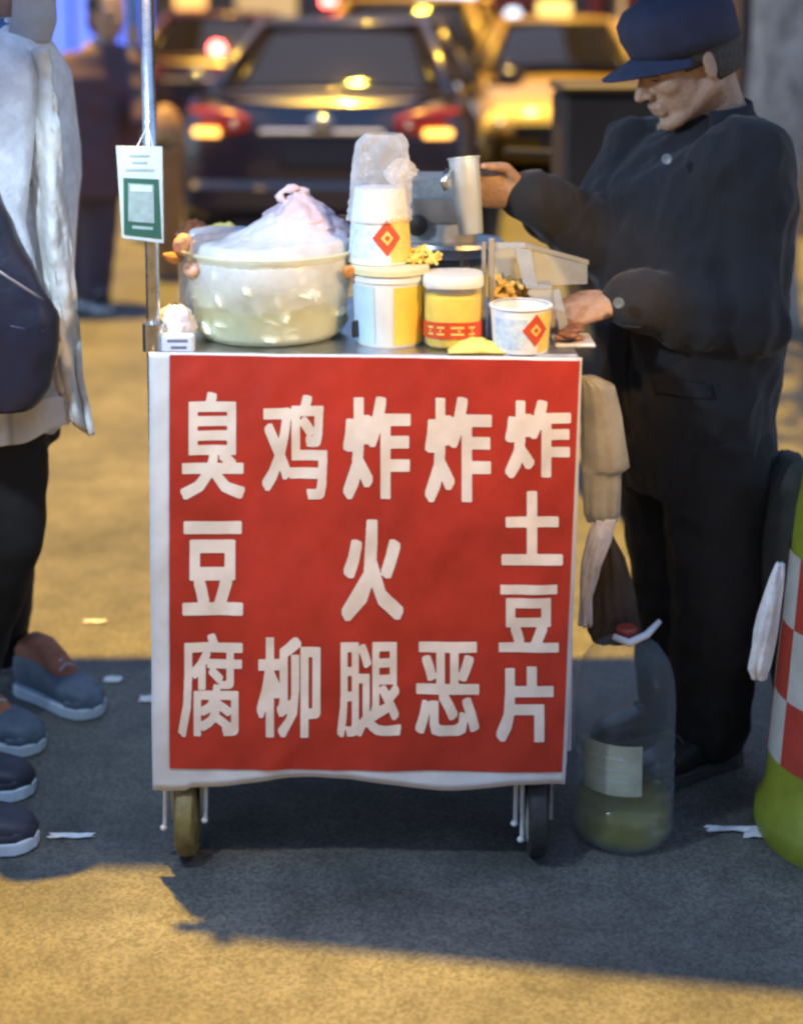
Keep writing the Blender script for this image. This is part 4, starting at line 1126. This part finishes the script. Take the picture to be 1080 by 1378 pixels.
# litter on the road
M_LITTER = mat('litter_white', (.62, .62, .62), .6, var=.15, vscale=60)
random.seed(4)
for k, (px, py, lx, ly, lab) in enumerate([(152, 916, .020, .014, 'small white paper scrap between the blue shoe and the cart'), (201, 943, .022, .014, 'white paper scrap touching the left border of the banner'),
    (96, 1127, .042, .008, 'thin flat white strip on the asphalt left of the front wheel'), (1018, 1124, .026, .016, 'crumpled white scrap at the foot of the traffic drum'),
    (985, 1118, .05, .01, 'thin pale strip beside the foot of the traffic drum'), (128, 838, .028, .008, 'curled pale scrap where the lit road meets the shade')]):
    c = gnd(px, py); sd = random.random() * 9
    m = MB(); m.sheet(6, 4, lambda u, v: c + V(((u - .5) * lx * 2 * (1 + .3 * noise.noise(V((v * 3, sd, 0)))), (v - .5) * ly * 2, .003 + .007 * abs(noise.noise(V((u * 2.5, v * 2.5, sd)))))))
    tag(m.build('paper_scrap', M_LITTER, solid=.001), lab, 'litter')

# ------------------------------------------------------------------ people
def frame(F, up=(0, 0, 1)):
    F = V(F).normalized(); L = V(up).cross(F).normalized(); U = F.cross(L)
    return Matrix((F, L, U)).transposed()

def head_solid(mb, c, R, s=1.0):
    c = V(c); T = lambda x, y, z: c + R @ (V((x, y, z)) * s)
    E = lambda x, y, z, r, RR=None: mb.ell(T(x, y, z), tuple(q * s for q in r), R if RR is None else R @ RR, 20, 13)
    E(-.012, 0, .03, (.098, .077, .092)); E(.03, 0, -.035, (.062, .058, .078)); E(.045, 0, .0, (.052, .060, .06))
    for sy in (-1, 1):
        mb.cap(T(-.012, sy * .052, -.05), T(.068, sy * .018, -.092), .024 * s, .018 * s)
        E(.062, sy * .036, -.018, (.026, .024, .024))
        E(.103, sy * .0125, -.028, (.011, .008, .008))
        E(-.012, sy * .078, -.006, (.020, .008, .033), Matrix.Rotation(-.25, 3, 'Y') @ Matrix.Rotation(sy * .35, 3, 'Z'))
        E(-.004, sy * .082, -.026, (.009, .007, .011))
    E(.078, 0, -.096, (.020, .022, .018))
    mb.cap(T(.088, 0, .014), T(.117, 0, -.024), .0090 * s, .0118 * s)
    mb.cap(T(.082, -.038, .022), T(.082, .038, .022), .013 * s)
    mb.cap(T(.093, -.019, -.053), T(.093, .019, -.053), .0085 * s); mb.cap(T(.090, -.017, -.067), T(.090, .017, -.067), .0088 * s)
    return T

def hand_solid(mb, wrist, D, N, s=1.0, curl=.5, thumb=1, spread=.06):
    """wrist point, D towards the fingers, N out of the back of the hand"""
    D = V(D).normalized(); N = (V(N) - D * V(N).dot(D)).normalized(); S = D.cross(N) * thumb
    w = V(wrist)
    mb.loft([(w - D * .01 * s, .026 * s, .019 * s), (w + D * .03 * s, .036 * s, .018 * s), (w + D * .07 * s, .042 * s, .016 * s), (w + D * .088 * s, .040 * s, .012 * s)], side=S, front=N, n=16)
    for k, (o, L) in enumerate(((.030, .074), (.010, .082), (-.011, .077), (-.031, .060))):
        p = w + D * .082 * s + S * o * s; d = (D + S * o * spread * 8).normalized(); pts = [p - d * .02 * s, p]
        for j in range(3):
            a = curl * (.75 if j == 0 else 1.0) * (1 + .1 * k)
            d = (d * cos(a) - N * sin(a)).normalized(); p = p + d * L * s * (.46, .30, .24)[j]; pts.append(p)
        mb.chain(pts, [.0098 * s, .0096 * s, .0088 * s, .0080 * s, .0068 * s], 10)
    p0 = w + D * .022 * s + S * .030 * s; d = (D * .75 + S * .75 - N * .35).normalized(); p1 = p0 + d * .042 * s
    d2 = (D * .95 + S * .15 - N * .5 * (.5 + curl)).normalized(); p2 = p1 + d2 * .034 * s; p3 = p2 + d2 * .024 * s
    mb.chain([p0, p1, p2, p3], [.014 * s, .0112 * s, .0100 * s, .0075 * s], 10)

def shoe(t, heel, D, L, mats, h=.075, w=.092, name='shoe'):
    D = V(D).normalized(); S = V((-D.y, D.x, 0)); up = V((0, 0, 1)); heel = V(heel)
    m = MB(); rings = []
    for u, hw, zt in ((0, .30, .72), (.04, .40, .98), (.14, .44, 1.15), (.30, .43, 1.12), (.42, .43, .90), (.58, .47, .66), (.74, .50, .55), (.88, .44, .46), (.96, .30, .36), (1.0, .12, .26)):
        rings.append((heel + D * L * u + up * (.022 + zt * h * .5), hw * w, zt * h * .5 + .004))
    m.loft(rings, side=S, front=up, n=22, sq=2.5)
    up_ = m.build(name, mats[0], t, smooth='all')
    m = MB(); vs = []
    prof = [(0, .26), (.03, .40), (.12, .47), (.35, .45), (.55, .48), (.75, .53), (.9, .47), (.97, .33), (1.015, .10)]
    poly = [heel + D * L * u + S * hw * w for u, hw in prof] + [heel + D * L * u - S * hw * w for u, hw in prof[::-1]]
    poly = [q + up * .002 for q in poly]
    m.prism(poly, up * .026); m.build('sole', mats[1], up_, bevel=.004)
    m = MB(); m.loft([(heel + D * L * .78 + up * .034, w * .512, .020), (heel + D * L * .90 + up * .034, w * .455, .020), (heel + D * L * 1.005 + up * .032, w * .16, .016)], side=S, front=up, n=20, sq=2.4); m.build('toe_cap', mats[2], up_, smooth='all')
    if len(mats) > 3:
        m = MB(); m.loft([(heel + D * L * u + up * (.022 + zt * h), hw * w, dz) for u, hw, zt, dz in ((.02, .30, .93, .012), (.10, .41, 1.0, .03), (.28, .40, .98, .03), (.42, .36, .86, .022), (.58, .30, .66, .014), (.66, .2, .58, .008))], side=S, front=up, n=18, sq=2.5); m.build('tongue', mats[3], up_, smooth='all')
    for k in range(4):
        u = .38 + k * .07; c = heel + D * L * u + up * (.022 + h * (1.02 - .75 * (u - .34)))
        m = MB(); m.tube([c - S * w * .2 - up * .008, c + up * .003, c + S * w * .2 - up * .008], .0032, 6); m.build('lace', mats[1], up_)
    return up_

# ---- the vendor in the cap
ft = V((at(950, 1010, 3.12).x, 3.14, 0))
man = thing('person', 'stooping vendor in a navy cap and long dark coat behind the cart', 'person', ft)
hc = at(922, 82, 3.07)
HR = frame((-.90, -.27, -.42))
nb = at(968, 168, 3.12)
sl, sr = at(1004, 222, 2.98), at(862, 212, 3.24)
el_, wl = at(1000, 412, 2.93), at(826, 408, 2.90)
er_, wr = at(812, 326, 3.14), at(704, 262, 3.045)
chest, belly, pel = at(935, 300, 3.09), at(925, 430, 3.09), at(930, 560, 3.12)
hl, hr_ = at(960, 590, 3.05), at(900, 590, 3.20)
kl, kr_ = at(962, 810, 3.04), at(908, 806, 3.18)
al, ar = gnd(955, 1030) + V((0, 0, .09)), gnd(905, 985) + V((0, 0, .09))
mb = MB(); head_solid(mb, hc, HR)
mb.cap(hc + HR @ V((-.03, 0, -.05)), nb, .056, .062); mb.cap(nb, chest, .07, .11); mb.cap(chest, pel, .12, .12)
mb.chain([nb, sl, el_, wl], [.05, .055, .042, .027]); mb.chain([nb, sr, er_, wr], [.05, .055, .042, .027])
mb.chain([pel, hl, kl, al], [.09, .085, .058, .042]); mb.chain([pel, hr_, kr_, ar], [.09, .085, .058, .042])
hand_solid(mb, wr, (-.97, -.10, .16), (.25, .9, .25), 1.0, curl=.62, thumb=-1)
hand_solid(mb, wl, (-.93, -.1, -.18), (-.1, -.45, .85), 1.0, curl=.4, thumb=1)
fused(mb, 'body', M_SKIN, man, .0048, 3)
# coat
CF = V((-.8, -.6, 0)).normalized(); CS = V((-CF.y, CF.x, 0))
mb = MB()
mb.loft([(at(968, 150, 3.12), .075, .075), (at(963, 178, 3.11), .10, .09), (at(950, 200, 3.10), .165, .115), (at(940, 240, 3.09), .205, .140), (at(932, 330, 3.08), .215, .16), (at(926, 430, 3.09), .205, .165), (at(926, 520, 3.10), .19, .155), (at(932, 600, 3.11), .175, .145), (at(934, 648, 3.12), .165, .14), (at(934, 660, 3.12), .16, .135)], side=CS, front=CF, n=36, sq=2.2)
mb.chain([sl + V((-.02, 0, -.01)), sl, el_, wl.lerp(el_, .14)], [.095, .095, .074, .058], 16)
mb.chain([sr + V((.02, 0, -.01)), sr, er_, wr.lerp(er_, .12)], [.09, .092, .082, .060], 16)
mb.cap(el_ + V((.02, 0, -.03)), el_.lerp(wl, .5) + V((0, 0, -.02)), .07, .065)
mb.cap(at(1000, 330, 2.98), at(985, 520, 3.0), .085, .06)
_c1, _c2 = folds(.011, 7, 7, 4.5, 2.3), folds(.0045, 17, 17, 11, 6.1)
_c3 = folds(.008, 9, 9, 4, 4.4, 1.3)
cw = lambda q: 1.1 * _c1(q) + 1.2 * _c2(q) + _c3(q)
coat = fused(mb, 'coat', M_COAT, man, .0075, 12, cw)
# collar, placket, buttons, pockets
M_COAT2 = mat('navy_coat_trim', (.010, .010, .015), .85, var=.2, vscale=20, bump=.25, bscale=320)
mb = MB()
def collar(u, v):
    a = -2.5 + 5.0 * u
    c = at(962, 176, 3.11); hgt = .085 * v
    r1 = .085 - .016 * v + (.03 if abs(a) < .5 else 0) * (1 - v)
    d = (-CF * cos(a) + CS * sin(a))
    return c + d * r1 * V((1, 1, 1)).length / 1.732 * 1.06 + V((0, 0, -.02 + hgt * (1 - .25 * (abs(a) / 2.5)))) + CF * .01
mb.sheet(40, 6, collar); mb.build('collar', M_COAT2, coat, smooth='all', solid=.010)
for k, (px, py, Y) in enumerate(((897, 214, 2.93), (832, 408, 2.835))):
    mb = MB(); mb.lathe([(.002, -.004), (.0095, -.004), (.011, 0), (.009, .003), (.002, .002)], at(px, py, Y - .015), 16, frame((-.4, -.9, .1)) @ Matrix.Rotation(pi / 2, 3, 'Y')); mb.build('button', mat('grey_button', (.12, .14, .15), .4, var=.1), coat, smooth=True)
def on_coat(name, pts, w, mt, off=.004):
    m = MB(); n = len(pts) - 1
    def fn(u, v):
        k = min(int(v * n), n - 1); f = v * n - k; c = V(pts[k]).lerp(V(pts[k + 1]), f)
        return c + V((w * (u - .5), 0, 0))
    m.sheet(4, 40, fn); o = m.build(name, mt, coat, smooth='all')
    sw = o.modifiers.new('wrap', 'SHRINKWRAP'); sw.target = coat; sw.wrap_method = 'PROJECT'; sw.use_project_x = False; sw.use_project_y = True; sw.use_project_z = False
    sw.use_negative_direction = True; sw.use_positive_direction = True; sw.offset = off
    sd = o.modifiers.new('solid', 'SOLIDIFY'); sd.thickness = .003; sd.offset = 0
    return o
on_coat('placket', [at(862, 455, 2.75), at(860, 560, 2.75), at(866, 640, 2.75)], .032, M_COAT2)
on_coat('pocket_flap', [at(930, 545, 2.75), at(934, 566, 2.75)], .13, M_COAT2)
# trousers
mb = MB()
mb.loft([(at(928, 540, 3.12), .15, .13), (at(930, 620, 3.12), .16, .135)], side=CS, front=CF, n=24)
mb.chain([hl, kl, al + V((0, 0, .0))], [.115, .092, .082], 16); mb.chain([hr_, kr_, ar + V((0, 0, .0))], [.115, .092, .082], 16)
fused(mb, 'trousers', M_TROUSER, man, .010, 6, folds(.010, 8, 8, 9, 5.0))
M_SHOEB = mat('black_shoe', (.02, .018, .016), .4, var=.2)
M_SOLEB = mat('dark_sole', (.05, .045, .04), .7)
for a_, D in ((al, (-.85, -.5, 0)), (ar, (-.9, -.4, 0))):
    shoe(man, V((a_.x, a_.y, 0)) - V(D).normalized() * .07, D, .27, (M_SHOEB, M_SOLEB, M_SHOEB))
# cap with brim
capR = HR @ Matrix.Rotation(-.12, 3, 'Y')
T = lambda x, y, z: hc + HR @ V((x, y, z))
mb = MB(); vs, fs, n = [], [], 36
rows = [(0, .022, 1.0), (.1, .045, 1.03), (.25, .075, 1.08), (.45, .105, 1.05), (.65, .123, .88), (.82, .132, .60), (.94, .135, .30), (1.0, .136, .03)]
for u, z, f in rows:
    for k in range(n):
        a = 2 * pi * k / n; pz = z + .012 * cos(a) * (1 if u > .2 else .2) + (.006 * noise.noise(V((cos(a) * 2, sin(a) * 2, u * 3))) if u > .15 else 0)
        vs.append(T(-.012 + (.108 * cos(a)) * f, .088 * sin(a) * f, pz + (.012 * cos(a) if u < .2 else .0)))
for i in range(len(rows) - 1):
    for k in range(n): fs.append((i * n + k, i * n + (k + 1) % n, (i + 1) * n + (k + 1) % n, (i + 1) * n + k))
mb.add(vs, fs); capo = mb.build('cap', M_CAP, man, smooth='all', solid=.004)
mb = MB()
def brim(u, v):
    a = -1.25 + 2.5 * u; r = 1 + v * .75 * cos(a * .9)
    return T(-.012 + .106 * cos(a) * r, .088 * sin(a) * (1 + v * .12), .036 - .012 * v - .020 * (sin(a) ** 2) * 1.2 + .012 * cos(a))
mb.sheet(28, 8, brim); mb.build('brim', M_CAP, capo, smooth='all', solid=.005)
mb = MB()
for sy in (-1, 1):
    m2 = MB(); m2.ell(T(.083, sy * .031, .004), (.009, .012, .008), HR); m2.build('eye', mat('dark_eye', (.03, .02, .018), .2), man, smooth='all')
for sy in (-1, 1):
    m2 = MB(); m2.tube([T(.090, sy * .016, .020), T(.093, sy * .032, .026), T(.078, sy * .050, .020)], [.0045, .005, .003], 8); m2.build('eyebrow', mat('brow_hair', (.03, .025, .022), .8, var=.4, vscale=200), man, smooth='all')
    m2 = MB(); m2.tube([T(.090, sy * .019, .004), T(.0925, sy * .031, .0095), T(.083, sy * .043, .004)], .0042, 8); m2.build('eyelid', M_SKIN, man, smooth='all')
mb = MB()
def hair(u, v):
    a = 1.0 + (2 * pi - 2.0) * u; z = .03 - .075 * v * (1 if abs(a - pi) < 1.5 else .45)
    k2 = 1.02 - .10 * v * v
    return T(-.014 + .101 * cos(a) * k2, .0805 * sin(a) * k2, z)
mb.sheet(40, 8, hair); mb.build('hair', mat('grey_black_hair', (.04, .034, .03), .7, var=.4, vscale=90, bump=.6, bscale=220), man, smooth='all', solid=.006)
# steel cup in the far hand
hcz = wr + V((-.9, -.15, -.12)).normalized() * .075
ct, cb = at(624, 214, 2.985), at(634, 316, 2.965)
axis = (ct - cb); Lc = axis.length; axis.normalize()
mb = MB(); RR = frame(axis.orthogonal(), axis) if False else axis.to_track_quat('Z', 'Y').to_matrix()
cup = thing('steel_cup', 'tall steel cup held by the far hand of the vendor', 'cup', cb)
kk = sc_at(2.96, 1.2)
mb.lathe([(.001, .001), (15 * kk, .001), (16.5 * kk, .004), (21 * kk, Lc), (22.5 * kk, Lc + .001), (22.5 * kk, Lc + .004), (20 * kk, Lc + .003), (15.5 * kk, .006), (.001, .005)], cb, 32, RR, cap0=False, cap1=False)
mb.build('wall', mat('bright_steel', (.62, .68, .70), .34, metal=.35, var=.06, vscale=8), cup, smooth=True)
lp = at(600, 236, 2.95)
mb = MB(); mb.tube([at(604, 228, 2.96), at(596, 244, 2.95), at(600, 256, 2.95)], [.006, .008, .005], 10); mb.build('spout', M_STEEL, cup, smooth='all')

# ---- pedestrian in the white coat
M_WCOAT = mat('white_coat', (.76, .76, .78), .8, var=.16, vscale=28, bump=.3, bscale=120)
M_NAVYBAG = mat('navy_bag', (.014, .014, .030), .38, var=.2, vscale=9, bump=.1, bscale=60)
pc_ = V((at(5, 950, 3.10).x, 3.14, 0))
pa_ = thing('person', 'pedestrian in a long white coat with a navy bag at the left edge', 'person', pc_)
hd = at(2, -34, 3.16); HR2 = frame((.97, -.15, -.15))
mb = MB(); head_solid(mb, hd, HR2)
nb2, ch2, pv2 = at(-12, 60, 3.17), at(-8, 190, 3.17), at(0, 480, 3.16)
s1, s2 = at(0, 104, 3.02), at(2, 100, 3.32)
e1, w1 = at(-22, 300, 2.96), at(20, 420, 2.92)
e2, w2 = at(-20, 300, 3.36), at(30, 400, 3.30)
k1, k2 = at(12, 720, 3.09), at(4, 720, 3.23)
g1, g2 = gnd(-62, 985), gnd(-4, 905)
a1, a2 = V((at(8, 900, g2.y).x, g2.y + .0, .09)), V((at(-42, 950, g1.y).x, g1.y, .09))
mb.cap(hd + HR2 @ V((-.02, 0, -.05)), nb2, .05, .055); mb.cap(nb2, ch2, .07, .11); mb.cap(ch2, pv2, .11, .12)
mb.chain([nb2, s1, e1, w1], [.05, .052, .04, .026]); mb.chain([nb2, s2, e2, w2], [.05, .052, .04, .026])
mb.chain([pv2, at(4, 560, 3.10), k1, a2], [.09, .085, .055, .04]); mb.chain([pv2, at(8, 560, 3.22), k2, a1], [.09, .085, .055, .04])
hand_solid(mb, w1, (.6, -.1, -.8), (.6, -.5, .4), .92, .5, -1); hand_solid(mb, w2, (.6, .1, -.8), (.6, .5, .4), .92, .5, 1)
fused(mb, 'body', M_SKIN, pa_, .008, 4)
PF = V((.95, -.3, 0)).normalized(); PS = V((-PF.y, PF.x, 0))
mb = MB()
mb.loft([(at(-2, 28, 3.17), .07, .075), (at(-2, 56, 3.17), .11, .10), (at(0, 100, 3.17), .19, .115), (at(4, 200, 3.17), .20, .13), (at(4, 330, 3.16), .19, .13), (at(2, 460, 3.15), .19, .125), (at(4, 545, 3.15), .19, .13), (at(4, 572, 3.15), .19, .13)], side=PS, front=PF, n=32, sq=2.3)
mb.chain([s1, e1, w1.lerp(e1, .1)], [.085, .075, .055], 14); mb.chain([s2, e2, w2.lerp(e2, .1)], [.085, .075, .055], 14)
_w1, _w2 = folds(.016, 6, 6, 2.0, 8.0), folds(.0035, 20, 20, 4, 3.1)
wc = fused(mb, 'coat', M_WCOAT, pa_, .009, 5, lambda q: _w1(q) + _w2(q))
def panel(u, v):                                      # loose front edge of the open coat
    y = 66 + 514 * v; xr_ = [(0, 64), (.2, 80), (.36, 84), (.5, 94), (.72, 104), (.86, 108), (1.0, 124)]
    for i in range(len(xr_) - 1):
        if xr_[i][0] <= v <= xr_[i + 1][0]:
            f = (v - xr_[i][0]) / (xr_[i + 1][0] - xr_[i][0]); x1 = xr_[i][1] + f * (xr_[i + 1][1] - xr_[i][1])
    x0 = x1 - 46 + 14 * v
    Y = 3.0 + .03 * sin(u * 5 + v * 4) + .035 * noise.noise(V((u * 3, v * 7, 2))) + .012 * noise.noise(V((u * 8, v * 22, 5))); xx = x0 + (x1 - x0) * u
    yy = y - (10 * (1 - u) if v > .9 else 0) + 12 * (u - .5) * (1 if v > .95 else 0)
    return at(xx, yy, Y)
mb = MB(); mb.sheet(20, 90, panel); mb.build('front_panel', mat('cream_lining', (.70, .67, .62), .85, var=.18, vscale=9, bump=.4, bscale=60), wc, smooth='all', solid=.012)
mb = MB()
mb.loft([(at(6, 530, 3.15), .15, .10), (at(6, 600, 3.15), .15, .10)], side=PS, front=PF, n=24)
mb.chain([at(8, 575, 3.09), at(14, 720, 3.08), a2 + V((-.01, 0, -.03))], [.09, .070, .052], 14); mb.chain([at(2, 575, 3.22), at(8, 720, 3.22), a1 + V((0, 0, -.03))], [.09, .07, .052], 14)
fused(mb, 'trousers', M_TROUSER, pa_, .010, 5, folds(.006, 9, 9, 9, 1.0))
M_MASK = mat('grey_mask', (.42, .41, .42), .8, var=.1)
mb = MB(); mb.sheet(16, 12, lambda u, v: hd + HR2 @ V((.02 + .100 * cos((u - .5) * 2.3) * (1 - .22 * abs(v - .4)), .075 * sin((u - .5) * 2.6), -.12 + .115 * v))); mb.build('face_mask', M_MASK, pa_, smooth='all', solid=.004)
mb = MB(); mb.ell(hd + HR2 @ V((-.02, 0, .04)), (.105, .088, .10), HR2); mb.ell(hd + HR2 @ V((-.06, 0, -.04)), (.06, .075, .09), HR2); fused(mb, 'hair', mat('black_hair', (.02, .016, .014), .6, var=.3, vscale=60), pa_, .01, 3)
mb = MB(); mb.tube([nb2 + V((cos(k * pi / 10) * .075, sin(k * pi / 10) * .075, .03)) for k in range(21)], .026, 10, cap=False); mb.build('scarf', mat('blue_scarf', (.06, .16, .34), .8, var=.2, vscale=20), pa_, smooth='all')
M_SH = (mat('blue_grey_shoe', (.075, .10, .14), .6, var=.2, vscale=30, bump=.2, bscale=200), mat('pale_sole', (.40, .46, .52), .5, var=.12), mat('toe_blue', (.07, .095, .135), .5, var=.15))
M_SHO = (M_SH[0], M_SH[1], M_SH[2], mat('rust_shoe', (.34, .12, .06), .7, var=.25, vscale=30, bump=.3, bscale=150))
toe = gnd(132, 966); hh = gnd(2, 915)
D = (toe - hh); shoe(pa_, toe - D.normalized() * .25, D, .25, M_SHO, h=.09, w=.10)
toe = gnd(56, 1012); D = V((.93, -.36, 0)); shoe(pa_, toe - D.normalized() * .25, D, .25, M_SHO, h=.09, w=.10)
# the navy bag on a strap
bg_ = thing('shoulder_bag', 'glossy navy shoulder bag hanging against the white coat', 'bag', at(20, 400, 2.94))
mb = MB()
ou = [(228, -60, -10), (262, -60, 2), (320, -62, 24), (390, -64, 58), (428, -64, 76), (470, -60, 76), (520, -50, 70), (546, -40, 50)]
rows = []
for y, l, r in ou:
    P, Q = at(l, y, 2.89), at(r, y, 2.89); rows.append(((P + Q) / 2, (Q.x - P.x) / 2, .03 + .028 * min(1, (y - 228) / 150)))
mb.loft(rows, n=30, sq=2.6)
fused(mb, 'pouch', M_NAVYBAG, bg_, .009, 5, folds(.010, 8, 8, 6, 3.7))
mb = MB(); mb.tube([at(-40, 250, 2.93), at(-30, 140, 2.95), at(-18, 60, 3.06), at(-24, 56, 3.2)], .012, 10); mb.build('strap', M_NAVYBAG, bg_, smooth='all')
mb = MB(); mb.tube([at(-40, 352, 2.845), at(0, 366, 2.842), at(40, 392, 2.852), at(58, 404, 2.866)], .0035, 6); mb.build('zip', mat('zip_metal', (.30, .30, .36), .35, metal=.7), bg_, smooth='all')
mb = MB(); mb.tube([at(-20, 430, 2.838), at(20, 440, 2.836), at(60, 446, 2.85)], .0022, 6); mb.build('seam', mat('bag_seam', (.05, .05, .09), .5), bg_, smooth='all')
# light hem of the dress below the bag
mb = MB(); mb.sheet(12, 8, lambda u, v: at(16 + 76 * u, 536 + (62 - 26 * u) * v + 4 * sin(u * 6), 2.985 - .02 * sin(u * 3.1)))
mb.build('shirt_hem', mat('shirt_white', (.72, .72, .72), .8, var=.12, vscale=12, bump=.3, bscale=50), pa_, smooth='all', solid=.008)

# ---- second pedestrian: only the shoes reach into the picture
t1, t2 = gnd(48, 1062), gnd(52, 1132)
base = V((t1.x - .26, (t1.y + t2.y) / 2, 0))
pb_ = thing('person', 'pedestrian in dark shoes with white soles at the bottom left edge', 'person', base)
mb = MB(); X0 = base.x - .02
hd2 = V((X0 - .04, base.y, 1.56)); head_solid(mb, hd2, frame((1, 0, -.1)))
mb.cap(hd2 + V((-.02, 0, -.06)), (X0 - .05, base.y, 1.38), .05); mb.cap((X0 - .05, base.y, 1.36), (X0 - .05, base.y, .95), .11, .12)
A1, A2 = V((t1.x - .215, t1.y, .09)), V((t2.x - .215, t2.y, .09))
for A, sg in ((A1, 1), (A2, -1)):
    mb.chain([V((X0 - .05, base.y + sg * .07, .9)), V((X0 - .03, base.y + sg * .08, .5)), A], [.085, .055, .04])
    mb.chain([V((X0 - .05, base.y + sg * .16, 1.33)), V((X0 - .08, base.y + sg * .22, 1.05)), V((X0 - .02, base.y + sg * .2, .82))], [.055, .04, .026])
    hand_solid(mb, V((X0 - .02, base.y + sg * .2, .82)), (.2, 0, -1), (0, sg, 0), 1, .35, sg)
fused(mb, 'body', M_SKIN, pb_, .009, 4)
mb = MB(); mb.loft([(V((X0 - .05, base.y, z)), w_, d_) for z, w_, d_ in ((1.44, .09, .08), (1.36, .19, .11), (1.1, .2, .14), (.8, .19, .14))], side=(0, 1, 0), front=(1, 0, 0), n=26)
for sg in (1, -1): mb.chain([V((X0 - .05, base.y + sg * .17, 1.33)), V((X0 - .08, base.y + sg * .22, 1.05)), V((X0 - .03, base.y + sg * .2, .85))], [.075, .065, .05])
fused(mb, 'jacket', M_COAT, pb_, .012, 5, folds(.01, 7, 7, 5, 1))
mb = MB()
for A, sg in ((A1, 1), (A2, -1)): mb.chain([V((X0 - .05, base.y + sg * .07, .86)), V((X0 - .03, base.y + sg * .08, .5)), A + V((0, 0, .02))], [.11, .08, .062])
fused(mb, 'trousers', M_TROUSER, pb_, .012, 5, folds(.006, 9, 9, 9, 1.0))
M_SHN = (mat('navy_shoe', (.025, .028, .045), .55, var=.2, vscale=30), mat('white_sole', (.55, .62, .68), .5, var=.1), mat('navy_toe', (.028, .030, .048), .5, var=.2))
for tt in (t1, t2): shoe(pb_, tt - V((.27, 0, 0)), (1, -.06, 0), .27, M_SHN, h=.085, w=.10)

# ---- dark pedestrian in the street
f0_ = gnd(122, 412)
pg = thing('person', 'dark pedestrian walking in the lit street behind the white coat', 'person', f0_)
Yp = f0_.y
A = lambda px, py, dy=0: at(px, py, Yp + dy)
hd3 = A(142, 40); HR3 = frame((.6, -.75, -.15))
mb = MB(); head_solid(mb, hd3, HR3)
mb.cap(hd3 + V((0, 0, -.06)), A(138, 84), .05); mb.cap(A(134, 100), A(126, 240), .11, .12)
mb.chain([A(134, 95), A(168, 108), A(178, 150, -.05), A(186, 186, -.1)], [.05, .05, .04, .03]); mb.chain([A(134, 95), A(98, 108), A(88, 160), A(92, 215)], [.05, .05, .04, .03])
mb.chain([A(122, 245), A(134, 260), A(132, 330), A(128, 398)], [.09, .08, .055, .04]); mb.chain([A(122, 245), A(112, 260, .05), A(110, 330, .1), A(112, 396, .1)], [.09, .08, .055, .04])
hand_solid(mb, A(186, 184, -.1), (.3, -.3, -1), (.6, .6, .2), 1, .4, 1); hand_solid(mb, A(92, 214), (-.1, -.2, -1), (-.7, .2, .2), 1, .4, -1)
fused(mb, 'body', M_SKIN, pg, .010, 4)
M_PLUM = mat('plum_jacket', (.058, .040, .060), .75, var=.25, vscale=7, bump=.2, bscale=120, col2=(.10, .045, .058))
mb = MB(); mb.loft([(A(140, 78), .08, .08), (A(136, 92), .17, .10), (A(132, 120), .235, .14), (A(126, 180), .235, .15), (A(124, 235), .23, .16), (A(124, 272), .22, .16)], side=(.78, .6, 0), front=(.6, -.78, 0), n=26)
mb.chain([A(166, 108), A(178, 150, -.05), A(184, 176, -.1)], [.08, .07, .055]); mb.chain([A(98, 108), A(88, 160), A(91, 206)], [.08, .07, .055])
fused(mb, 'jacket', M_PLUM, pg, .012, 5, folds(.012, 6, 6, 5, 1.4))
mb = MB(); mb.chain([A(130, 255), A(132, 330), A(128, 398)], [.11, .085, .07]); mb.chain([A(114, 255, .05), A(110, 330, .1), A(112, 396, .1)], [.11, .085, .07])
fused(mb, 'trousers', mat('plum_trousers', (.05, .038, .058), .8, var=.2), pg, .012, 5, folds(.008, 8, 8, 8, 2.0))
mb = MB(); mb.ell(hd3 + HR3 @ V((-.03, 0, .035)), (.10, .09, .10), HR3); mb.ell(hd3 + HR3 @ V((-.06, 0, -.04)), (.05, .075, .09), HR3); fused(mb, 'hair', MATS['black_hair'], pg, .012, 3)
for A_, dx in ((A(128, 400), .0), (A(112, 398, .1), 0)):
    shoe(pg, V((A_.x - .02, A_.y + .07, 0)), (.35, -.9, 0), .25, (M_SHOEB, mat('white_sole2', (.6, .6, .6), .5), M_SHOEB), h=.08, w=.095)

pg.scale = (1.12, 1.12, 1.06)
